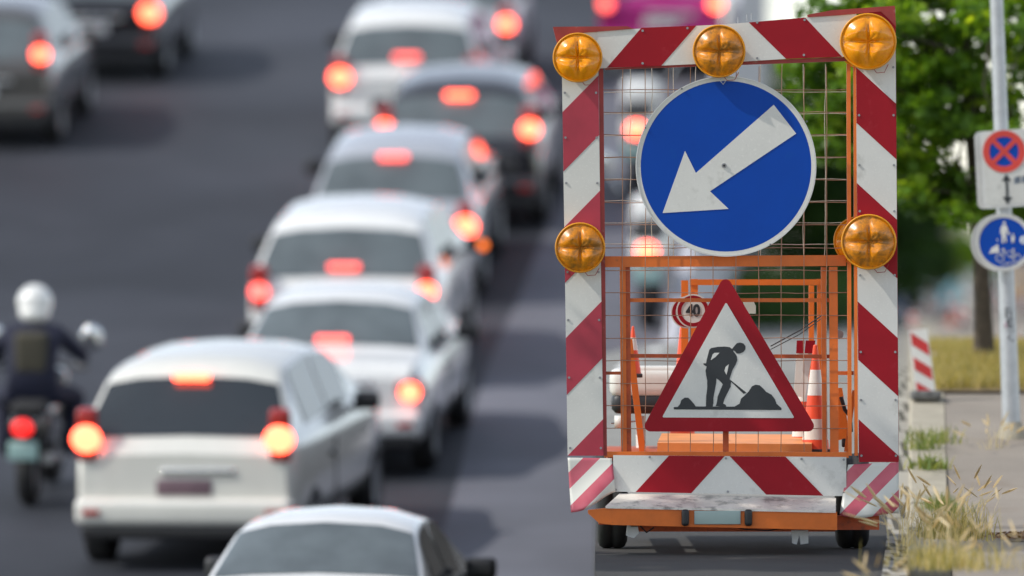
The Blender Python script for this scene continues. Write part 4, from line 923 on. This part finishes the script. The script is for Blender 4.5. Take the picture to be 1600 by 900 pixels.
# ================================================================== VEGETATION
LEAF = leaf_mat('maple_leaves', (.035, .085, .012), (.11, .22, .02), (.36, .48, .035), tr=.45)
LEAF2 = leaf_mat('dark_leaves', (.016, .045, .012), (.035, .09, .016), (.09, .18, .025), tr=.3)
def leaf_mesh(name, centers, radii, counts, size, m, parent=None, loc=None, shape='maple', flat=.55, kind=None, colr=None):
    """leaf faces scattered about clump centres"""
    if shape == 'maple':
        o2 = [(0, -.5), (.12, -.18), (.48, -.28), (.34, .02), (.52, .22), (.18, .22), (0, .55), (-.18, .22), (-.52, .22), (-.34, .02), (-.48, -.28), (-.12, -.18)]
    else: o2 = [(0, -.5), (.32, -.1), (.22, .3), (0, .5), (-.22, .3), (-.32, -.1)]
    o2 = np.array(o2); k = len(o2); C_ = []; T = []
    for c, r_, n_ in zip(centers, radii, counts):
        q = rng.normal(size=(n_, 3)); q /= np.linalg.norm(q, axis=1)[:, None]; q *= (rng.random((n_, 1)) ** .45)
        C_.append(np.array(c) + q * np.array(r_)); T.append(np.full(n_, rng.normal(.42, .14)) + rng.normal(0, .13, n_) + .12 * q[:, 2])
    C_ = np.concatenate(C_); T = np.clip(np.concatenate(T), 0, 1); N = len(C_)
    nrm = rng.normal(size=(N, 3)) * flat; nrm[:, 2] += .8; nrm /= np.linalg.norm(nrm, axis=1)[:, None]
    ref = rng.normal(size=(N, 3)); u = np.cross(nrm, ref); u /= np.linalg.norm(u, axis=1)[:, None]; v = np.cross(nrm, u)
    sz = size * (.65 + .7 * rng.random(N))
    bend = -.18 * (np.abs(o2[:, 0]) ** 1.2)
    V = C_[:, None, :] + sz[:, None, None] * (u[:, None, :] * o2[None, :, 0, None] + v[:, None, :] * o2[None, :, 1, None] + nrm[:, None, :] * bend[None, :, None])
    V = V.reshape(-1, 3)
    org = origin_of(parent) if parent is not None else Vector(loc); V = V - np.array(org)
    me = bpy.data.meshes.new(name); me.vertices.add(N * k); me.vertices.foreach_set('co', V.ravel())
    me.loops.add(N * k); me.loops.foreach_set('vertex_index', np.arange(N * k)); me.polygons.add(N)
    me.polygons.foreach_set('loop_start', np.arange(N) * k); me.polygons.foreach_set('loop_total', np.full(N, k))
    at = me.attributes.new('tone', 'FLOAT', 'POINT'); at.data.foreach_set('value', np.repeat(T, k))
    me.materials.append(m); me.update(calc_edges=True); me.validate()
    o = bpy.data.objects.new(name, me); COL.objects.link(o)
    if parent is not None: o.parent = parent
    else: o.location = org
    return o
def tree(base, top_z, crown_c, crown_r, nclump, per, leaf, clump_r, label, m=LEAF, tr=.09, group=None, name='leafy_tree', shape='maple', lean=(0, 0), fork=None, extra=None, minz=None, cat='tree'):
    base = Vector(base); g = empty(name, base, label, cat, group)
    top_ = Vector((base.x + lean[0], base.y + lean[1], top_z)); n = 9
    pts = [base.lerp(top_, t) + Vector((math.sin(t * 7) * tr * .35, math.cos(t * 5) * tr * .3, 0)) * (1 if 0 < t < 1 else 0) for t in np.linspace(0, 1, n)]
    rad = [tr * (1.75 if i == 0 else 1.22 if i == 1 else 1.0 - .6 * max(0, i - 2) / n) for i in range(n)]
    mb = MB(); mb.tube(pts, rad, 14); mb.build('trunk', M_['wood'], g)
    cc = Vector(crown_c); centers = []
    while len(centers) < nclump:
        q = rng.normal(size=3); q /= np.linalg.norm(q); q *= rng.random() ** .42 * (1 + .10 * math.sin(q[0] * 9) + .1 * math.sin(q[2] * 11 + 1))
        c_ = cc + Vector((q[0] * crown_r[0], q[1] * crown_r[1], q[2] * crown_r[2]))
        if minz and c_.z < minz: continue
        centers.append(c_)
    if extra: centers += [Vector(e) for e in extra]
    mb = MB()
    for i in range(0, len(centers), max(1, len(centers) // 42)):
        c_ = centers[i]; t = min(.95, max(.35, random.uniform(.4, .95))); s_ = pts[n - 1 if minz else int(t * (n - 1))]
        m1 = s_.lerp(c_, .4) + Vector((random.uniform(-.1, .1), random.uniform(-.1, .1), .25 * (c_ - s_).length * .3)); m2 = s_.lerp(c_, .75) + Vector((random.uniform(-.1, .1), 0, .05))
        mb.tube([s_, m1, m2, c_], [tr * .36, tr * .24, tr * .14, tr * .04], 6, caps=False)
    mb.build('limbs', M_['twig'], g)
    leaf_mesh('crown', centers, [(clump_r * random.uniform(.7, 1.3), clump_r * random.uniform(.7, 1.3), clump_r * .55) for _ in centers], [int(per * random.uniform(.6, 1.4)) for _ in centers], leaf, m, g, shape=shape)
    return g
DT = 58.2; b_ = gp(1538, DT, 0)
c_ = P(1500, 40, DT)
ext = [P(px, py, DT + random.uniform(-.6, .3)) for px, py in ((1290, 110), (1260, 150), (1300, 190), (1245, 118), (1320, 150), (1275, 225), (1250, 190), (1310, 240), (1340, 20), (1290, 15), (1240, 95), (1225, 60), (1270, 90), (1310, 75), (1430, 300), (1460, 290), (1440, 322), (1480, 312), (1500, 300), (1420, 260), (1395, 100), (1410, 160), (1590, 250), (1575, 300), (1500, 335), (1580, 330), (1480, 270), (1540, 280), (1600, 320))]
tree(b_, c_.z + .8, c_, (1.18, 1.35, 1.2), 150, 80, .078, .20, 'maple tree with bright green leaves growing in the grass verge right of the trailer', tr=.054, lean=(-.16, .0), extra=ext, name='maple_tree')
# roadside tree just outside the left picture edge whose crown shades the ground before the trailer
tree((-4.8, 43.2, hz(43.2)), 4.4, (-3.1, 43.9, 4.75), (2.6, 1.5, 1.0), 135, 130, .12, .34, 'broad roadside tree outside the left picture edge shading the road before the trailer', tr=.12, lean=(.7, .2), name='shade_tree', minz=3.95)
# background trees: (px, d, ground?, crown centre py, rx px, ry px, label)
BG = [(1090, 150, 330, 75, 150, 'dark tree seen through the mesh above the left end of the orange beam'),
      (1180, 143, 250, 90, 230, 'tall dark tree behind the blue arrow sign'),
      (1290, 112, 300, 85, 190, 'dark green tree behind the right half of the mesh'),
      (1370, 118, 320, 70, 200, 'dark tree hidden mostly by the right striped column'),
      (1425, 125, 330, 48, 120, 'dense dark green tree above the far blue car'),
      (1462, 150, 405, 28, 48, 'low dark green tree left of the advert lorry')]
for px, d, cy, rx_, ry_, lb in BG:
    s_ = F / d; base = Vector(((px - 800) / s_, d, gz(d))); cz = EYE + (450 - cy) / s_
    tree(base, cz + ry_ / s_ * .3, (base.x, d, cz), (rx_ / s_, rx_ / s_, ry_ / s_), int(70 + ry_ * .5), 110, .085, .42 * rx_ / 80, lb, m=LEAF2, tr=.10, group='trees along the far street', shape='oval')
for px, d, cy, rx_, ry_, lb in [(1508, 420, 392, 22, 36, 'light green bushy tree in front of the pale house'), (1545, 450, 405, 16, 26, 'small light green tree between trunk and blue round sign'), (1600, 460, 350, 40, 40, 'green tree behind the no stopping sign'), (1640, 240, 320, 50, 60, 'green tree just beyond the right edge')][:3]:
    s_ = F / d; base = Vector(((px - 800) / s_, d, gz(d))); cz = EYE + (450 - cy) / s_
    tree(base, cz, (base.x, d, cz), (rx_ / s_, rx_ / s_, ry_ / s_), 60, 70, .22, .5, lb, tr=.1, m=LEAF, group='small trees at the end of the street', shape='oval')
# hedge along the far left of the street
cs = []; 
for k in range(230):
    t = random.random(); d = 100 + 45 * t; px = 1150 + 190 * random.random() if t < .8 else 1050 + 120 * random.random(); 
    cs.append(((px - 800) / F * d, d, gz(d) + random.uniform(.05, .6)))
h_ = leaf_mesh('hedge', cs, [(.42, .5, .26)] * len(cs), [130] * len(cs), .07, LEAF2, None, loc=(cs[0][0], cs[0][1], gz(110)), shape='oval')
tag(h_, 'dense dark hedge along the street behind the trailer, seen through the wire mesh', 'hedge')

# grass verge and weeds
GRASS = leaf_mat('verge_grass', (.14, .15, .04), (.34, .29, .10), (.58, .46, .24), tr=.3)
DRY = leaf_mat('dry_grass', (.28, .22, .12), (.45, .37, .22), (.62, .53, .36), tr=.3)
WEED = leaf_mat('weed_green', (.05, .09, .02), (.13, .18, .04), (.34, .32, .12), tr=.3)
def blades(name, roots, h, wdt, m, parent=None, loc=None, lean=.5, tone=.5, ears=False, seg=4):
    V = []; Fc = []; T = []
    for (x, y, z) in roots:
        a = random.uniform(0, 6.28); L = random.uniform(.5, 1.2) * h; ln = random.uniform(.1, 1) * lean; b = random.uniform(0, 6.28)
        dx, dy = math.cos(a), math.sin(a); wx, wy = math.cos(b) * wdt / 2, math.sin(b) * wdt / 2; i0 = len(V); tn = min(1, max(0, random.gauss(tone, .2)))
        for k in range(seg + 1):
            t = k / seg; px_ = x + dx * ln * L * t * t; py_ = y + dy * ln * L * t * t; pz_ = z + L * (t - .35 * ln * t * t); w_ = (1 - t) ** .7 + .03
            V += [(px_ - wx * w_, py_ - wy * w_, pz_), (px_ + wx * w_, py_ + wy * w_, pz_)]; T += [tn, tn]
        for k in range(seg): q = i0 + 2 * k; Fc.append((q, q + 1, q + 3, q + 2))
        if ears and random.random() < .55:
            i1 = len(V); ex = Vector((dx * ln * 1.6, dy * ln * 1.6, .5)).normalized(); c0 = Vector((px_, py_, pz_)); sd_ = Vector((wx, wy, 0)).normalized(); fw = ex.cross(sd_)
            for k in range(5):
                t = k / 4; rr = .008 * math.sin(math.pi * min(1, .12 + t * .86)) + .001; c1 = c0 + ex * (.11 * t)
                V += [tuple(c1 + sd_ * rr), tuple(c1 + fw * rr), tuple(c1 - sd_ * rr), tuple(c1 - fw * rr)]; T += [min(1, tn + .2)] * 4
            for k in range(4):
                for j in range(4): Fc.append((i1 + 4 * k + j, i1 + 4 * k + (j + 1) % 4, i1 + 4 * k + 4 + (j + 1) % 4, i1 + 4 * k + 4 + j))
    org = origin_of(parent) if parent is not None else Vector(loc)
    me = bpy.data.meshes.new(name); me.from_pydata([(v[0] - org.x, v[1] - org.y, v[2] - org.z) for v in V], [], Fc)
    at = me.attributes.new('tone', 'FLOAT', 'POINT'); at.data.foreach_set('value', T); me.materials.append(m)
    o = bpy.data.objects.new(name, me); COL.objects.link(o)
    if parent is not None: o.parent = parent
    else: o.location = org
    return o
# verge patch of soil + grass
VD = list(np.arange(55.5, 61.6, .25)); vl = lambda d: (1466 - 800) / F * d + .10 * math.sin(d * 1.3); vr = lambda d: 9.5
sheet('verge_soil', vl, vr, lambda d: gz(d) + KH + .01, VD, M_['soil'], 6, skirt=.1)
roots = []
for _ in range(26000):
    d = random.uniform(55.6, 61.4); x = vl(d) + (random.random() ** 1.3) * (5.3 - vl(d)); roots.append((x, d, gz(d) + KH))
vg = blades('verge_grass', roots, .13, .008, GRASS, loc=(vl(58), 58, gz(58)), lean=.8, tone=.5, seg=3); tag(vg, 'yellow green dry grass round the foot of the maple tree', 'grass', kind='stuff')
def tuft(px, py, d, n, h, w_, spread, m, label, cat='weed', ears=False, tone=.5, lean=.9, name='grass_tuft', group='weeds growing along the kerb'):
    c = P(px, py, d); z = gz(d) + (KH if px > 1421 else 0); rt = [(c.x + random.gauss(0, spread), d + random.gauss(0, spread * 2.5), z - .01) for _ in range(n)]
    o = blades(name, rt, h, w_, m, loc=(c.x, d, z), lean=lean, tone=tone, ears=ears); tag(o, label, cat, group); return o
dy = lambda py: float(np.interp(-py, [-x for x in YY], DD))
DD = list(np.arange(40, 120, .25)); YY = [450 - (gz(q) + KH - EYE) / q * F for q in DD]
def gd(py):
    i = min(range(len(DD)), key=lambda k: abs(YY[k] - py)); return DD[i]
for px, py, n, h, w_, sp, m, lb in [
    (1455, 690, 130, .12, .012, .085, WEED, 'upper small weed clump on the kerb stones below the leaning delineator'),
    (1438, 702, 80, .08, .012, .06, WEED, 'flat weed on the kerb edge just left of the upper clump'),
    (1453, 735, 80, .11, .024, .05, WEED, 'dark green broad leaved weed in the middle of the kerb'),
    (1470, 796, 330, .13, .007, .06, WEED, 'bright green grass clump spreading on the kerb beside the footway'),
    (1486, 838, 520, .19, .007, .09, GRASS, 'large green and yellow grass clump at the bottom right kerb'),
    (1480, 884, 330, .15, .007, .13, GRASS, 'low green grass clump at the bottom picture edge')]:
    tuft(px, py, gd(py), n, h, w_, sp, m, lb, tone=.55)
for px, py, n, h, sp, lb in [
    (1424, 850, 34, .26, .06, 'dry wheat like grass bending over the kerb right of the trailer wheel'),
    (1462, 866, 50, .30, .10, 'tall dry wheat like grass in the green clump at the bottom'),
    (1385, 899, 34, .17, .07, 'dry straw coloured grass heads in front of the right trailer wheel'),
    (1530, 885, 34, .24, .15, 'sparse dry grass stalks at the bottom right of the footway'),
    (1500, 820, 50, .26, .10, 'fine pale grass stalks standing before the footway'),
    (1560, 700, 14, .22, .05, 'two thin grass heads beside the foot of the pole')]:
    tuft(px, py, gd(py), n, h, .006, sp, DRY, lb, 'grass', ears=True, tone=.6, lean=1.1)
# strip of dead leaves across footway + darker slab beyond it
mb = MB(); v = []; DS = gd(838); xs = np.linspace(2.75, 6, 14)
for x in xs:
    t = .35 * math.sin(x * 2.1) + .1 * math.sin(x * 7)
    v += [(x, DS - .55 + t, gz(DS) + KH - .004), (x, DS + .45 + t, gz(DS) + KH - .004)]
mb.add(v, [(2 * i, 2 * i + 2, 2 * i + 3, 2 * i + 1) for i in range(len(xs) - 1)])
tag(mb.build('soil_strip', M_['soil'], recalc=False), kind='structure')
LIT = leaf_mat('leaf_litter', (.10, .05, .02), (.26, .13, .05), (.5, .38, .2), tr=.1)
cs = [(random.uniform(2.75, 5.2), 0, 0) for _ in range(60)]; cs = [(x, DS + .35 * math.sin(x * 2.1) + .1 * math.sin(x * 7) + random.uniform(-.3, .3), gz(DS) + KH + .01) for x, _, _ in cs]
o = leaf_mesh('leaf_litter', cs, [(.2, .3, .012)] * 60, [40] * 60, .035, LIT, None, loc=cs[0], shape='oval', flat=.3); tag(o, 'strip of brown dead leaves lying across the footway', 'leaf litter', kind='stuff')
# rubble stones by the verge
for k, (px, py, s) in enumerate([(1497, 574, 8), (1512, 568, 9), (1524, 562, 7), (1490, 571, 4)]):
    d = 60.5; c = P(px, py, d); bm = bmesh.new(); bmesh.ops.create_icosphere(bm, subdivisions=2, radius=s / (F / d))
    for vv in bm.verts: vv.co *= 1 + random.uniform(-.2, .2); vv.co.z *= .6
    mb = MB(); bm.verts.index_update(); mb.add([vv.co + c for vv in bm.verts], [[q.index for q in f.verts] for f in bm.faces]); bm.free()
    tag(mb.build('stone', mat('stone_dark', (.10, .09, .08), .9, var=.4), loc=(c.x, c.y, gz(d) + KH)), ['dark rubble stone at the left of the heap by the verge', 'largest dark rubble stone in the middle of the heap by the verge', 'dark rubble stone nearest the maple trunk', 'smallest rubble stone at the left end of the heap'][k], 'stone', 'rubble stones by the verge')
